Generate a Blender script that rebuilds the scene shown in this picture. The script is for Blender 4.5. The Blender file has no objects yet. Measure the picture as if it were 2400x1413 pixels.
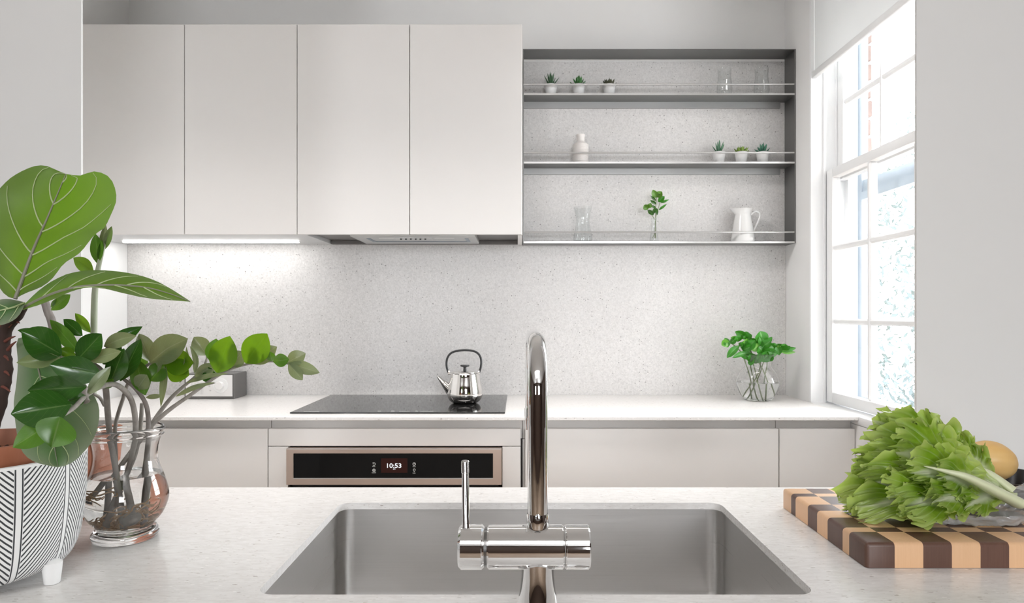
import bpy, bmesh, math, random
from mathutils import Vector, Matrix, noise
R = math.radians
SC = bpy.context.scene
COL = SC.collection
random.seed(7)

# ------------------------------------------------------------------ camera
CZ = 1.26                      # lens height above the floor
F = 1600.0                     # focal length in pixels of the 2400 wide frame
VX, VY = 1215.0, 736.0         # where the optical axis lands in the frame
cam = bpy.data.objects.new('camera', bpy.data.cameras.new('camera'))
COL.objects.link(cam)
cam.location = (0, 0, CZ)
cam.rotation_euler = (R(90), 0, 0)
cam.data.sensor_width = 36.0
cam.data.lens = 24.0
cam.data.shift_x = (1200 - VX) / 2400
cam.data.shift_y = (VY - 706.5) / 2400
cam.data.clip_start = 0.02
cam.data.dof.use_dof = True
cam.data.dof.focus_distance = 1.08
cam.data.dof.aperture_fstop = 20
SC.camera = cam

# ------------------------------------------------------------------ view, world, lights
SC.view_settings.view_transform = 'Standard'
SC.view_settings.look = 'None'
SC.view_settings.gamma = 1
SC.view_settings.use_curve_mapping = False
SC.view_settings.exposure = 0.0
SC.cycles.max_bounces = 20
SC.cycles.diffuse_bounces = 6
SC.cycles.glossy_bounces = 8
SC.cycles.transmission_bounces = 16
SC.cycles.transparent_max_bounces = 24
SC.cycles.sample_clamp_indirect = 6
SC.cycles.use_denoising = True

SKY = 24.0
world = bpy.data.worlds.new('overcast_sky')
SC.world = world
world.use_nodes = True
_bg = world.node_tree.nodes['Background']
_bg.inputs[0].default_value = (0.95, 0.97, 1.0, 1)
_bg.inputs[1].default_value = SKY


def area(name, loc, target, sx, sy, power, color=(1, 1, 1), portal=False, shape='RECTANGLE', spread=180):
    l = bpy.data.lights.new(name, 'AREA')
    l.shape = shape
    l.size = sx
    l.size_y = sy
    l.energy = power
    l.color = color
    l.cycles.is_portal = portal
    l.spread = R(spread)
    o = bpy.data.objects.new(name, l)
    COL.objects.link(o)
    o.location = loc
    d = Vector(target) - Vector(loc)
    o.rotation_euler = d.to_track_quat('-Z', 'Y').to_euler()
    return o


# daylight openings: the kitchen window, the glazed wall behind the camera and an added rear opening
area('window_daylight', (1.36, 2.23, 1.75), (0, 2.23, 1.75), 1.0, 1.8, 1, portal=True)
area('rear_daylight', (1.1, -3.46, 1.75), (1.1, 0, 1.75), 1.2, 1.0, 1, portal=True)
area('rear_daylight', (-1.9, -3.46, 1.75), (-1.9, 0, 1.75), 0.6, 1.0, 1, portal=True)  # unseen opening, added so daylight reaches the right wall
# recessed ceiling lights: one field in the living side, one row over the kitchen aisle
area('living_ceiling_light', (-0.15, -1.3, 2.68), (-0.15, -1.3, 0), 2.2, 1.2, 24, (1.0, 0.965, 0.945))
area('aisle_ceiling_light', (-0.3, 1.98, 2.68), (-0.3, 2.0, 0.9), 2.4, 0.2, 12, (1.0, 0.965, 0.945), spread=74)
area('right_wall_fill', (-0.6, 1.75, 2.62), (1.158, 2.45, 1.75), 0.25, 0.25, 1.9, (1.0, 0.97, 0.95), spread=56)  # added fill aimed at the right wall and shelf, no real fixture


# ------------------------------------------------------------------ helpers
def lin(c):
    return tuple(((v / 255) / 12.92 if v <= 10.3 else ((v / 255 + 0.055) / 1.055) ** 2.4) for v in c)


def W(px, py, d):
    """the point at depth d that a measured pixel of the photograph shows"""
    return Vector(((px - VX) * d / F, d, CZ - (py - VY) * d / F))


class MB:
    """collects simple shapes and links them as ONE mesh object"""

    def __init__(self):
        self.bm = bmesh.new()
        self.uv = self.bm.loops.layers.uv.new('uv')

    def box(self, x0, x1, y0, y1, z0, z1, bev=0, seg=2):
        m = Matrix.Translation(((x0 + x1) / 2, (y0 + y1) / 2, (z0 + z1) / 2)) @ Matrix.Diagonal((abs(x1 - x0), abs(y1 - y0), abs(z1 - z0), 1))
        r = bmesh.ops.create_cube(self.bm, size=1, matrix=m)
        if bev:
            es = list({e for v in r['verts'] for e in v.link_edges})
            bmesh.ops.bevel(self.bm, geom=es, offset=bev, segments=seg, affect='EDGES', profile=0.5)
        return self

    def tube(self, pts, rad, seg=10, cap=True, flat=1.0):
        pts = [Vector(p) for p in pts]
        n = len(pts)
        rads = rad if isinstance(rad, (list, tuple)) else [rad] * n
        if len(rads) != n:
            rads = [lerp_list(rads, i / (n - 1)) for i in range(n)]
        rings = []
        t0 = (pts[1] - pts[0]).normalized()
        up = Vector((0, 0, 1)) if abs(t0.z) < 0.9 else Vector((0, 1, 0))
        u = t0.cross(up).normalized()
        for i, p in enumerate(pts):
            t = (pts[min(i + 1, n - 1)] - pts[max(i - 1, 0)]).normalized()
            u = (u - t * u.dot(t)).normalized()
            v = t.cross(u)
            rings.append([self.bm.verts.new(p + (u * math.cos(a) + v * math.sin(a) * flat) * rads[i]) for a in (2 * math.pi * k / seg for k in range(seg))])
        for a, b in zip(rings, rings[1:]):
            for k in range(seg):
                self.bm.faces.new((a[k], a[(k + 1) % seg], b[(k + 1) % seg], b[k]))
        if cap:
            self.bm.faces.new(rings[0][::-1])
            self.bm.faces.new(rings[-1])
        return self

    def lathe(self, prof, c=(0, 0, 0), seg=48, closed=False, mat4=None):
        c = Vector(c)
        rings = []
        for r, z in prof:
            if r < 1e-6:
                rings.append([self.bm.verts.new(c + Vector((0, 0, z)))])
            else:
                rings.append([self.bm.verts.new(c + Vector((r * math.cos(a), r * math.sin(a), z))) for a in (2 * math.pi * k / seg for k in range(seg))])
        prs = list(zip(rings, rings[1:]))
        if closed:
            prs.append((rings[-1], rings[0]))
        for a, b in prs:
            for k in range(seg):
                k2 = (k + 1) % seg
                if len(a) == 1 and len(b) == 1:
                    continue
                if len(a) == 1:
                    self.bm.faces.new((a[0], b[k2], b[k]))
                elif len(b) == 1:
                    self.bm.faces.new((a[k], a[k2], b[0]))
                else:
                    self.bm.faces.new((a[k], a[k2], b[k2], b[k]))
        if mat4:
            bmesh.ops.transform(self.bm, matrix=mat4, verts=[v for rg in rings for v in rg])
        return self

    def grid(self, rows, uvs=None, flip=False):
        vs = [[self.bm.verts.new(p) for p in row] for row in rows]
        for i in range(len(vs) - 1):
            for j in range(len(vs[0]) - 1):
                q = [(i, j), (i, j + 1), (i + 1, j + 1), (i + 1, j)]
                if flip:
                    q = q[::-1]
                try:
                    f = self.bm.faces.new([vs[a][b] for a, b in q])
                except ValueError:
                    continue
                if uvs:
                    for lp, (a, b) in zip(f.loops, q):
                        lp[self.uv].uv = uvs[a][b]
        return self

    def blob(self, c, rx, ry, rz, seg=10, rot=None):
        m = Matrix.Translation(c)
        if rot:
            m = m @ rot
        m = m @ Matrix.Diagonal((rx, ry, rz, 1))
        bmesh.ops.create_uvsphere(self.bm, u_segments=seg, v_segments=max(5, seg * 2 // 3), radius=1, matrix=m)
        return self

    def build(self, name, mat, parent=None, label=None, cat=None, group=None, kind=None, smooth=True, ang=35, fix=True):
        if fix:
            bmesh.ops.recalc_face_normals(self.bm, faces=self.bm.faces)
        me = bpy.data.meshes.new(name)
        self.bm.to_mesh(me)
        self.bm.free()
        for p in me.polygons:
            p.use_smooth = smooth
        if smooth and ang < 180:
            me.set_sharp_from_angle(angle=R(ang))
        o = bpy.data.objects.new(name, me)
        COL.objects.link(o)
        if mat is not None:
            me.materials.append(mat)
        if parent is not None:
            root = parent
            while root.parent:
                root = root.parent
            me.transform(Matrix.Translation(-Vector(root.location)))
            o.parent = parent
        tag(o, label, cat, group, kind)
        return o


def lerp_list(l, s):
    x = s * (len(l) - 1)
    i = min(int(x), len(l) - 2)
    return l[i] * (1 - (x - i)) + l[i + 1] * (x - i)


def tag(o, label=None, cat=None, group=None, kind=None):
    for k, v in (('label', label), ('category', cat), ('group', group), ('kind', kind)):
        if v:
            o[k] = v
    return o


def thing(name, label, cat, loc=(0, 0, 0), group=None, kind=None):
    o = bpy.data.objects.new(name, None)
    COL.objects.link(o)
    o.location = loc
    o.empty_display_size = 0.05
    return tag(o, label, cat, group, kind)


def smooth_path(pts, n=8):
    """Catmull-Rom through the points; works on tuples of any length"""
    pts = [tuple(p) for p in pts]
    P = [pts[0]] + pts + [pts[-1]]
    out = []
    for i in range(1, len(P) - 2):
        for k in range(n):
            t = k / n
            out.append(tuple(0.5 * (2 * b + (c - a) * t + (2 * a - 5 * b + 4 * c - d) * t * t + (3 * b - a - 3 * c + d) * t ** 3)
                             for a, b, c, d in zip(P[i - 1], P[i], P[i + 1], P[i + 2])))
    out.append(pts[-1])
    return out


def resample(pts, n):
    L = [0]
    for a, b in zip(pts, pts[1:]):
        L.append(L[-1] + math.hypot(b[0] - a[0], b[1] - a[1]) + 1e-9)
    out = []
    j = 0
    for i in range(n + 1):
        t = L[-1] * i / n
        while j < len(L) - 2 and L[j + 1] < t:
            j += 1
        f = (t - L[j]) / (L[j + 1] - L[j])
        out.append(tuple(a + (b - a) * f for a, b in zip(pts[j], pts[j + 1])))
    return out


# ------------------------------------------------------------------ materials
def mat(name, col, rough=0.5, metal=0.0, **kw):
    m = bpy.data.materials.new(name)
    m.use_nodes = True
    b = m.node_tree.nodes['Principled BSDF']
    b.inputs['Base Color'].default_value = (*col, 1)
    b.inputs['Roughness'].default_value = rough
    b.inputs['Metallic'].default_value = metal
    for k, v in kw.items():
        b.inputs[k.replace('_', ' ')].default_value = v
    return m


class NT:
    """small wrapper to write node trees briefly"""

    def __init__(self, m):
        self.t = m.node_tree
        self.b = self.t.nodes['Principled BSDF']

    def n(self, kind, **kw):
        nd = self.t.nodes.new(kind)
        for k, v in kw.items():
            if k.startswith('i_'):
                nd.inputs[k[2:].replace('_', ' ')].default_value = v
            else:
                setattr(nd, k, v)
        return nd

    def l(self, a, b):
        self.t.links.new(a, b)

    def math(self, op, a, b=None, c=None):
        nd = self.t.nodes.new('ShaderNodeMath')
        nd.operation = op
        for i, v in enumerate((a, b, c)):
            if v is None:
                continue
            if isinstance(v, (int, float)):
                nd.inputs[i].default_value = v
            else:
                self.l(v, nd.inputs[i])
        return nd.outputs[0]

    def ramp(self, fac, stops):
        nd = self.t.nodes.new('ShaderNodeValToRGB')
        el = nd.color_ramp.elements
        while len(el) < len(stops):
            el.new(0.5)
        for e, (p, c) in zip(el, stops):
            e.position = p
            e.color = (*c, 1) if len(c) == 3 else c
        self.l(fac, nd.inputs[0])
        return nd.outputs[0]

    def mix(self, fac, a, b):
        nd = self.t.nodes.new('ShaderNodeMix')
        nd.data_type = 'RGBA'
        for sock, v in ((nd.inputs['Factor'], fac), (nd.inputs[6], a), (nd.inputs[7], b)):
            if isinstance(v, tuple):
                sock.default_value = (*v, 1) if len(v) == 3 else v
            elif isinstance(v, (int, float)):
                sock.default_value = v
            else:
                self.l(v, sock)
        return nd.outputs[2]

    def coords(self, scale=(1, 1, 1), rot=(0, 0, 0), out='Object'):
        tc = self.t.nodes.new('ShaderNodeTexCoord')
        mp = self.t.nodes.new('ShaderNodeMapping')
        mp.inputs['Scale'].default_value = scale
        mp.inputs['Rotation'].default_value = rot
        self.l(tc.outputs[out], mp.inputs[0])
        return mp.outputs[0]

    def noise(self, vec, scale, detail=3, rough=0.5):
        nd = self.n('ShaderNodeTexNoise')
        nd.inputs['Scale'].default_value = scale
        nd.inputs['Detail'].default_value = detail
        nd.inputs['Roughness'].default_value = rough
        self.l(vec, nd.inputs['Vector'])
        return nd.outputs['Fac']

    def bump(self, h, strength=0.2, dist=0.001):
        nd = self.n('ShaderNodeBump')
        nd.inputs['Strength'].default_value = strength
        nd.inputs['Distance'].default_value = dist
        self.l(h, nd.inputs['Height'])
        self.l(nd.outputs[0], self.b.inputs['Normal'])


def paint(name, col, rough=0.5, bump=0.04):
    m = mat(name, col, rough)
    t = NT(m)
    v = t.coords()
    n = t.noise(v, 9, 4)
    t.l(t.mix(n, tuple(c * 0.985 for c in col), tuple(min(1, c * 1.01) for c in col)), t.b.inputs['Base Color'])
    t.bump(t.noise(v, 260, 2), bump, 0.0006)
    return m


M = {}
M['wall'] = paint('wall_paint', (0.82, 0.817, 0.81), 0.6)
M['wall_cool'] = paint('near_wall_paint', (0.785, 0.783, 0.77), 0.6)
M['ceiling'] = paint('ceiling_paint', (0.8, 0.8, 0.79), 0.7)
M['cabinet'] = paint('cabinet_lacquer', (0.79, 0.77, 0.75), 0.42, 0.02)
M['cab_inside'] = paint('cabinet_channel', (0.66, 0.64, 0.62), 0.45, 0.02)
M['trim'] = paint('window_paint', (0.84, 0.845, 0.85), 0.35, 0.02)
M['blind'] = paint('blind_fabric', (0.80, 0.82, 0.82), 0.8, 0.05)
_t = NT(M['blind'])
_tl = _t.n('ShaderNodeBsdfTranslucent')
_tl.inputs[0].default_value = (0.8, 0.82, 0.83, 1)
_mx = _t.n('ShaderNodeMixShader')
_mx.inputs[0].default_value = 0.035
_t.l(_t.b.outputs[0], _mx.inputs[1])
_t.l(_tl.outputs[0], _mx.inputs[2])
_t.l(_mx.outputs[0], _t.t.nodes['Material Output'].inputs[0])
M['shelf'] = mat('shelf_metal', (0.185, 0.183, 0.18), 0.38, 0.7)
M['shelf_chan'] = mat('shelf_channel_metal', (0.36, 0.36, 0.355), 0.4, 0.6)
M['shelf_edge'] = mat('shelf_rail_metal', (0.62, 0.61, 0.6), 0.3, 0.7)
M['dark_under'] = mat('cabinet_underside', (0.16, 0.15, 0.145), 0.4, 0.3)
M['under_white'] = mat('light_panel', (0.62, 0.62, 0.62), 0.35, 0.2)
M['black_gap'] = mat('black_gap', (0.02, 0.016, 0.014), 0.6)
M['chrome'] = mat('chrome', (0.86, 0.86, 0.86), 0.035, 1.0)
M['chrome_dark'] = mat('chrome_joint', (0.25, 0.25, 0.25), 0.25, 1.0)
M['kettle'] = mat('polished_steel', (0.82, 0.80, 0.78), 0.05, 1.0)
M['black_plastic'] = mat('black_plastic', (0.02, 0.02, 0.021), 0.4)
M['white_plastic'] = mat('white_plastic', (0.78, 0.77, 0.76), 0.4)
M['ceramic'] = mat('white_ceramic', (0.83, 0.83, 0.825), 0.22)
M['pot_white'] = mat('white_pot', (0.82, 0.82, 0.815), 0.5)
M['print_white'] = mat('printed_marks', (0.75, 0.75, 0.73), 0.5)
M['rubber'] = mat('black_tray', (0.018, 0.018, 0.02), 0.28)
M['soil'] = mat('soil', (0.035, 0.022, 0.016), 0.9)
M['hood_steel'] = mat('hood_steel', (0.55, 0.55, 0.54), 0.35, 0.8)
M['hood_groove'] = mat('hood_groove', (0.25, 0.29, 0.34), 0.4, 0.5)
M['chain'] = mat('chain_metal', (0.5, 0.5, 0.5), 0.4, 0.8)


def m_emit(name, col, s):
    m = bpy.data.materials.new(name)
    m.use_nodes = True
    nt = m.node_tree
    nt.nodes.clear()
    e = nt.nodes.new('ShaderNodeEmission')
    e.inputs[0].default_value = (*col, 1)
    e.inputs[1].default_value = s
    o = nt.nodes.new('ShaderNodeOutputMaterial')
    nt.links.new(e.outputs[0], o.inputs[0])
    return m


M['led'] = m_emit('led_strip', (1.0, 0.985, 0.96), 32)
M['digits'] = m_emit('display_digits', (0.95, 0.97, 1.0), 1.1)
M['screen'] = m_emit('display_screen', (0.040, 0.016, 0.013), 0.9)
M['icons'] = m_emit('panel_icons', (0.6, 0.58, 0.54), 0.9)


def stone(name, base, dark, mott, speck, thr, stretch=(1, 1, 1), size=95, density=0.72, rough=0.35):
    m = mat(name, base, rough)
    t = NT(m)
    v = t.coords(stretch)
    big = t.noise(v, 5, 4, 0.55)
    fine = t.noise(v, 150, 4, 0.65)
    mid = t.noise(v, 46, 4, 0.7)
    c = t.mix(t.ramp(fine, [(0.42, (0, 0, 0)), (0.72, (1, 1, 1))]), base, mott)
    c = t.mix(t.math('MULTIPLY', t.ramp(mid, [(0.45, (0, 0, 0)), (0.75, (1, 1, 1))]), 0.35), c, mott)
    c = t.mix(t.ramp(big, [(0.35, (0, 0, 0)), (0.7, (1, 1, 1))]), c, t.mix(0.15, c, mott))

    def specks(sz, th, den, colour, cc):
        vo = t.n('ShaderNodeTexVoronoi')
        vo.inputs['Scale'].default_value = sz
        wv = t.n('ShaderNodeVectorMath', operation='ADD')
        nz = t.n('ShaderNodeTexNoise')
        nz.inputs['Scale'].default_value = sz * 1.7
        t.l(v, nz.inputs['Vector'])
        sc = t.n('ShaderNodeVectorMath', operation='SCALE')
        sc.inputs['Scale'].default_value = 0.55 / sz
        t.l(nz.outputs['Color'], sc.inputs[0])
        t.l(v, wv.inputs[0])
        t.l(sc.outputs[0], wv.inputs[1])
        t.l(wv.outputs[0], vo.inputs['Vector'])
        near = t.math('LESS_THAN', vo.outputs['Distance'], th)
        sep = t.n('ShaderNodeSeparateColor')
        t.l(vo.outputs['Color'], sep.inputs[0])
        keep = t.math('GREATER_THAN', sep.outputs[0], den)
        tone = t.math('MULTIPLY', sep.outputs[1], 0.75)
        f = t.math('MULTIPLY', near, keep)
        f = t.math('MULTIPLY', f, t.math('ADD', tone, 0.25))
        return t.mix(f, cc, colour)
    c = specks(size, thr, density, speck, c)
    c = specks(size * 2.1, thr * 1.1, density - 0.12, dark, c)
    c = specks(size * 1.3, thr * 1.2, density - 0.05, tuple(min(1, x * 1.12) for x in base), c)
    t.l(c, t.b.inputs['Base Color'])
    return m


M['splash'] = stone('splash_stone', (0.735, 0.72, 0.71), (0.48, 0.465, 0.455), (0.57, 0.557, 0.545), (0.25, 0.24, 0.235), 0.26, (1, 0.8, 1), 112, 0.84, 0.45)
M['quartz'] = stone('quartz', (0.845, 0.832, 0.818), (0.58, 0.54, 0.50), (0.72, 0.70, 0.68), (0.36, 0.32, 0.29), 0.20, (0.32, 1.1, 1.2), 190, 0.82, 0.24)
M['quartz_back'] = stone('quartz_back', (0.84, 0.825, 0.81), (0.6, 0.57, 0.54), (0.78, 0.76, 0.74), (0.45, 0.42, 0.4), 0.24, (0.6, 1.5, 1.5), 110, 0.82, 0.25)


def brushed(name, col, rough, stretch, amt=0.25):
    m = mat(name, col, rough, 1.0)
    t = NT(m)
    v = t.coords(stretch)
    n = t.noise(v, 1.0, 5, 0.6)
    t.l(t.mix(n, tuple(c * (1 - amt) for c in col), tuple(min(1, c * (1 + amt)) for c in col)), t.b.inputs['Base Color'])
    t.l(t.math('MULTIPLY_ADD', n, 0.15, rough - 0.07), t.b.inputs['Roughness'])
    t.bump(n, 0.06, 0.0004)
    return m


M['sink'] = brushed('brushed_sink_steel', (0.66, 0.65, 0.64), 0.30, (4, 4, 900), 0.07)
M['oven_frame'] = brushed('bronze_steel', (0.56, 0.45, 0.385), 0.3, (3, 300, 900), 0.08)
M['oven_glass'] = mat('oven_black_glass', (0.003, 0.0028, 0.0028), 0.05, IOR=1.28)
M['hob'] = mat('hob_glass', (0.012, 0.012, 0.012), 0.05)


def glass(name, col=(1, 1, 1), ior=1.45, rough=0.0):
    m = mat(name, col, rough, 0.0)
    b = m.node_tree.nodes['Principled BSDF']
    b.inputs['Transmission Weight'].default_value = 1
    b.inputs['IOR'].default_value = ior
    return m


def thin_glass(name, tint=(0.98, 0.99, 0.99), k=1.0, rough=0.02):
    """a thin clear sheet: light goes straight through, its faces reflect by Fresnel"""
    m = bpy.data.materials.new(name)
    m.use_nodes = True
    nt = m.node_tree
    nt.nodes.clear()
    tr = nt.nodes.new('ShaderNodeBsdfTransparent')
    tr.inputs[0].default_value = (*tint, 1)
    gl = nt.nodes.new('ShaderNodeBsdfGlossy')
    gl.inputs['Roughness'].default_value = rough
    ge = nt.nodes.new('ShaderNodeNewGeometry')
    dt = nt.nodes.new('ShaderNodeVectorMath')
    dt.operation = 'DOT_PRODUCT'
    nt.links.new(ge.outputs['Normal'], dt.inputs[0])
    nt.links.new(ge.outputs['Incoming'], dt.inputs[1])

    def mth(op, x, y=None):
        nd = nt.nodes.new('ShaderNodeMath')
        nd.operation = op
        for i, v in enumerate((x, y)):
            if v is None:
                continue
            if isinstance(v, (int, float)):
                nd.inputs[i].default_value = v
            else:
                nt.links.new(v, nd.inputs[i])
        return nd.outputs[0]
    sch = mth('POWER', mth('SUBTRACT', 1.0, mth('ABSOLUTE', dt.outputs['Value'])), 5.0)
    mu = nt.nodes.new('ShaderNodeMath')
    mu.operation = 'MULTIPLY'
    mu.use_clamp = True
    nt.links.new(mth('ADD', mth('MULTIPLY', sch, 0.9), 0.04), mu.inputs[0])
    mu.inputs[1].default_value = k
    mx = nt.nodes.new('ShaderNodeMixShader')
    nt.links.new(mu.outputs[0], mx.inputs[0])
    nt.links.new(tr.outputs[0], mx.inputs[1])
    nt.links.new(gl.outputs[0], mx.inputs[2])
    o = nt.nodes.new('ShaderNodeOutputMaterial')
    nt.links.new(mx.outputs[0], o.inputs[0])
    return m


M['glass'] = glass('vase_glass')
M['water'] = glass('water', (0.97, 0.985, 0.98), 1.333)
M['pane'] = thin_glass('window_pane', (0.97, 0.985, 0.985), 0.8)
M['tumbler'] = thin_glass('tumbler_glass', (0.982, 0.988, 0.988), 0.9)
M['film'] = thin_glass('plastic_film', (0.93, 0.93, 0.93), 2.4, 0.12)
_nt = M['film'].node_tree
_out = _nt.nodes['Material Output']
_src = _out.inputs[0].links[0].from_socket
_df = _nt.nodes.new('ShaderNodeBsdfDiffuse')
_df.inputs[0].default_value = (0.8, 0.8, 0.8, 1)
_mx = _nt.nodes.new('ShaderNodeMixShader')
_mx.inputs[0].default_value = 0.28
_nt.links.new(_src, _mx.inputs[1])
_nt.links.new(_df.outputs[0], _mx.inputs[2])
_nt.links.new(_mx.outputs[0], _out.inputs[0])


def leafmat(name, top, under, rough=0.35, trans=0.35, vein=None, nerve=0.0, margin=None):
    m = bpy.data.materials.new(name)
    m.use_nodes = True
    t = NT(m)
    t.b.inputs['Roughness'].default_value = rough
    geo = t.n('ShaderNodeNewGeometry')
    v = t.coords()
    n = t.noise(v, 38, 4, 0.6)
    n2 = t.noise(v, 9, 2)
    tp = t.mix(n, tuple(c * 0.72 for c in top), tuple(c * 1.3 for c in top))
    un = t.mix(n, tuple(c * 0.85 for c in under), tuple(c * 1.15 for c in under))
    uv = t.n('ShaderNodeUVMap')
    sep = t.n('ShaderNodeSeparateXYZ')
    t.l(uv.outputs[0], sep.inputs[0])
    at = t.math('ABSOLUTE', t.math('SUBTRACT', sep.outputs[0], 0.5))
    if vein:
        rib = t.ramp(at, [(0.0, (1, 1, 1)), (0.028, (0, 0, 0))])
        # side nerves: slanted lines in the leaf's own coordinates
        ph = t.math('FRACT', t.math('SUBTRACT', t.math('MULTIPLY', sep.outputs[1], 7.0), t.math('MULTIPLY', at, 5.0)))
        ln = t.math('LESS_THAN', t.math('ABSOLUTE', t.math('SUBTRACT', ph, 0.5)), 0.035)
        f = t.math('MAXIMUM', rib, t.math('MULTIPLY', ln, nerve))
        tp = t.mix(f, tp, vein)
        un = t.mix(f, un, vein)
    if margin:
        mg = t.math('MULTIPLY', t.ramp(t.math('ADD', at, t.math('MULTIPLY', n2, 0.25)), [(0.25, (0, 0, 0)), (0.62, (1, 1, 1))]), 0.75)
        un = t.mix(mg, un, margin)
        tp = t.mix(mg, tp, margin)
    col = t.mix(geo.outputs['Backfacing'], tp, un)
    t.l(col, t.b.inputs['Base Color'])
    tl = t.n('ShaderNodeBsdfTranslucent')
    tcol = t.mix(n2, tuple(min(1, c * 1.5) for c in top), (top[0] * 2.5, top[1] * 1.6, top[2] * 0.7))
    t.l(tcol, tl.inputs[0])
    mx = t.n('ShaderNodeMixShader')
    mx.inputs[0].default_value = trans
    t.l(t.b.outputs[0], mx.inputs[1])
    t.l(tl.outputs[0], mx.inputs[2])
    t.l(mx.outputs[0], t.t.nodes['Material Output'].inputs[0])
    t.bump(n, 0.15, 0.001)
    return m


M['zz'] = leafmat('zz_leaf', (0.027, 0.098, 0.012), (0.20, 0.26, 0.10), 0.2, 0.22, (0.12, 0.22, 0.06), 0.25)
M['zz_mid'] = leafmat('zz_leaf_mid', (0.075, 0.20, 0.022), (0.26, 0.31, 0.15), 0.3, 0.35, (0.2, 0.3, 0.1), 0.25)  # lighter leaf copy, light falling on single leaves put into the colour
M['zz_grey'] = leafmat('zz_leaf_underside', (0.20, 0.255, 0.13), (0.28, 0.32, 0.20), 0.36, 0.2, (0.32, 0.35, 0.24), 0.3)
M['zz_lime'] = leafmat('zz_leaf_backlit', (0.105, 0.245, 0.012), (0.2, 0.36, 0.05), 0.32, 0.5, (0.12, 0.26, 0.03), 0.2)  # backlit look of the lime leaves put into this lighter colour
M['fig'] = leafmat('fig_leaf', (0.075, 0.21, 0.008), (0.17, 0.30, 0.025), 0.45, 0.5, margin=(0.22, 0.30, 0.12))  # lime centre against greyer margin: backlit glow put into the colour
M['fig_low'] = leafmat('fig_leaf_low', (0.075, 0.17, 0.055), (0.17, 0.25, 0.12), 0.42, 0.15, margin=(0.27, 0.30, 0.225))
M['fig_vein'] = mat('fig_vein', (0.42, 0.50, 0.26), 0.5)
M['fig_rib'] = mat('fig_midrib', (0.24, 0.235, 0.18), 0.5)
M['bark'] = mat('bark', (0.045, 0.025, 0.02), 0.85)
M['stub'] = mat('bark_stub', (0.16, 0.05, 0.035), 0.7)
M['fresh'] = leafmat('cut_stem_leaf', (0.03, 0.185, 0.012), (0.14, 0.36, 0.045), 0.35, 0.3, (0.2, 0.45, 0.12), 0.2)
M['fresh_stem'] = mat('fresh_stem', (0.16, 0.20, 0.09), 0.5)


def stemmat(name, a, b, sc=60):
    m = mat(name, a, 0.55)
    t = NT(m)
    v = t.coords((1, 1, 0.3))
    n = t.noise(v, sc, 4, 0.6)
    t.l(t.mix(t.ramp(n, [(0.35, (0, 0, 0)), (0.7, (1, 1, 1))]), a, b), t.b.inputs['Base Color'])
    t.bump(n, 0.3, 0.001)
    return m


M['stem'] = stemmat('zz_stem', (0.25, 0.228, 0.205), (0.39, 0.36, 0.325))
M['stem_dark'] = stemmat('zz_stem_dark', (0.18, 0.155, 0.14), (0.3, 0.27, 0.25))
M['stem_pale'] = stemmat('zz_stem_pale', (0.42, 0.47, 0.34), (0.5, 0.54, 0.42))
M['root'] = stemmat('root', (0.40, 0.24, 0.12), (0.62, 0.44, 0.28), 120)
M['terracotta'] = stemmat('terracotta', (0.30, 0.10, 0.048), (0.39, 0.145, 0.078), 25)
M['walnut'] = None
for nm, a, b in (('walnut', (0.075, 0.034, 0.023), (0.145, 0.075, 0.052)), ('maple', (0.66, 0.395, 0.215), (0.80, 0.52, 0.31))):
    m = mat(nm, a, 0.38)
    t = NT(m)
    v = t.coords((3, 3, 0.35))
    n = t.noise(v, 55, 5, 0.65)
    v2 = t.coords((1, 1, 0.02))
    n2 = t.noise(v2, 420, 2, 0.6)
    oi = t.n('ShaderNodeObjectInfo')
    c = t.mix(t.math('MULTIPLY_ADD', n2, 0.5, t.math('MULTIPLY', n, 0.5)), a, b)
    hs = t.n('ShaderNodeHueSaturation')
    t.l(t.math('MULTIPLY_ADD', oi.outputs['Random'], 0.28, 0.86), hs.inputs['Value'])
    t.l(c, hs.inputs['Color'])
    t.l(hs.outputs[0], t.b.inputs['Base Color'])
    t.bump(n2, 0.06, 0.0005)
    M[nm] = m

# lettuce: white ribs near the midline and the base, green towards the margin
m = bpy.data.materials.new('lettuce_leaf')
m.use_nodes = True
t = NT(m)
t.b.inputs['Roughness'].default_value = 0.3
uv = t.n('ShaderNodeUVMap')
sep = t.n('ShaderNodeSeparateXYZ')
t.l(uv.outputs[0], sep.inputs[0])
at = t.math('ABSOLUTE', t.math('SUBTRACT', sep.outputs[0], 0.5))
s = sep.outputs[1]
v = t.coords()
n = t.noise(v, 26, 5, 0.7)
ribw = t.math('MULTIPLY', t.math('POWER', t.math('SUBTRACT', 1.0, s), 1.2), 0.55)
rib = t.math('SMOOTH_MIN', 1.0, t.math('MAXIMUM', 0.0, t.math('SUBTRACT', 1.25, t.math('DIVIDE', at, t.math('ADD', ribw, 0.02)))), 0.2)
ph = t.math('FRACT', t.math('SUBTRACT', t.math('MULTIPLY', s, 8.0), t.math('MULTIPLY', at, 8.0)))
ln = t.math('MULTIPLY', t.ramp(t.math('ABSOLUTE', t.math('SUBTRACT', ph, 0.5)), [(0.0, (1, 1, 1)), (0.12, (0, 0, 0))]), 0.6)
green = t.ramp(t.math('MULTIPLY_ADD', n, 0.5, t.math('MULTIPLY', s, 0.45)), [(0.15, (0.66, 0.73, 0.36)), (0.42, (0.41, 0.55, 0.08)), (0.60, (0.21, 0.37, 0.02)), (0.82, (0.09, 0.22, 0.01))])
edge = t.ramp(t.math('MAXIMUM', at, t.math('MULTIPLY', s, 0.5)), [(0.40, (0, 0, 0)), (0.49, (1, 1, 1))])
col = t.mix(t.math('MULTIPLY', edge, 0.8), green, (0.58, 0.69, 0.22))
col = t.mix(ln, col, (0.45, 0.58, 0.22))
col = t.mix(rib, col, (0.72, 0.76, 0.55))
t.l(col, t.b.inputs['Base Color'])
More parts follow.
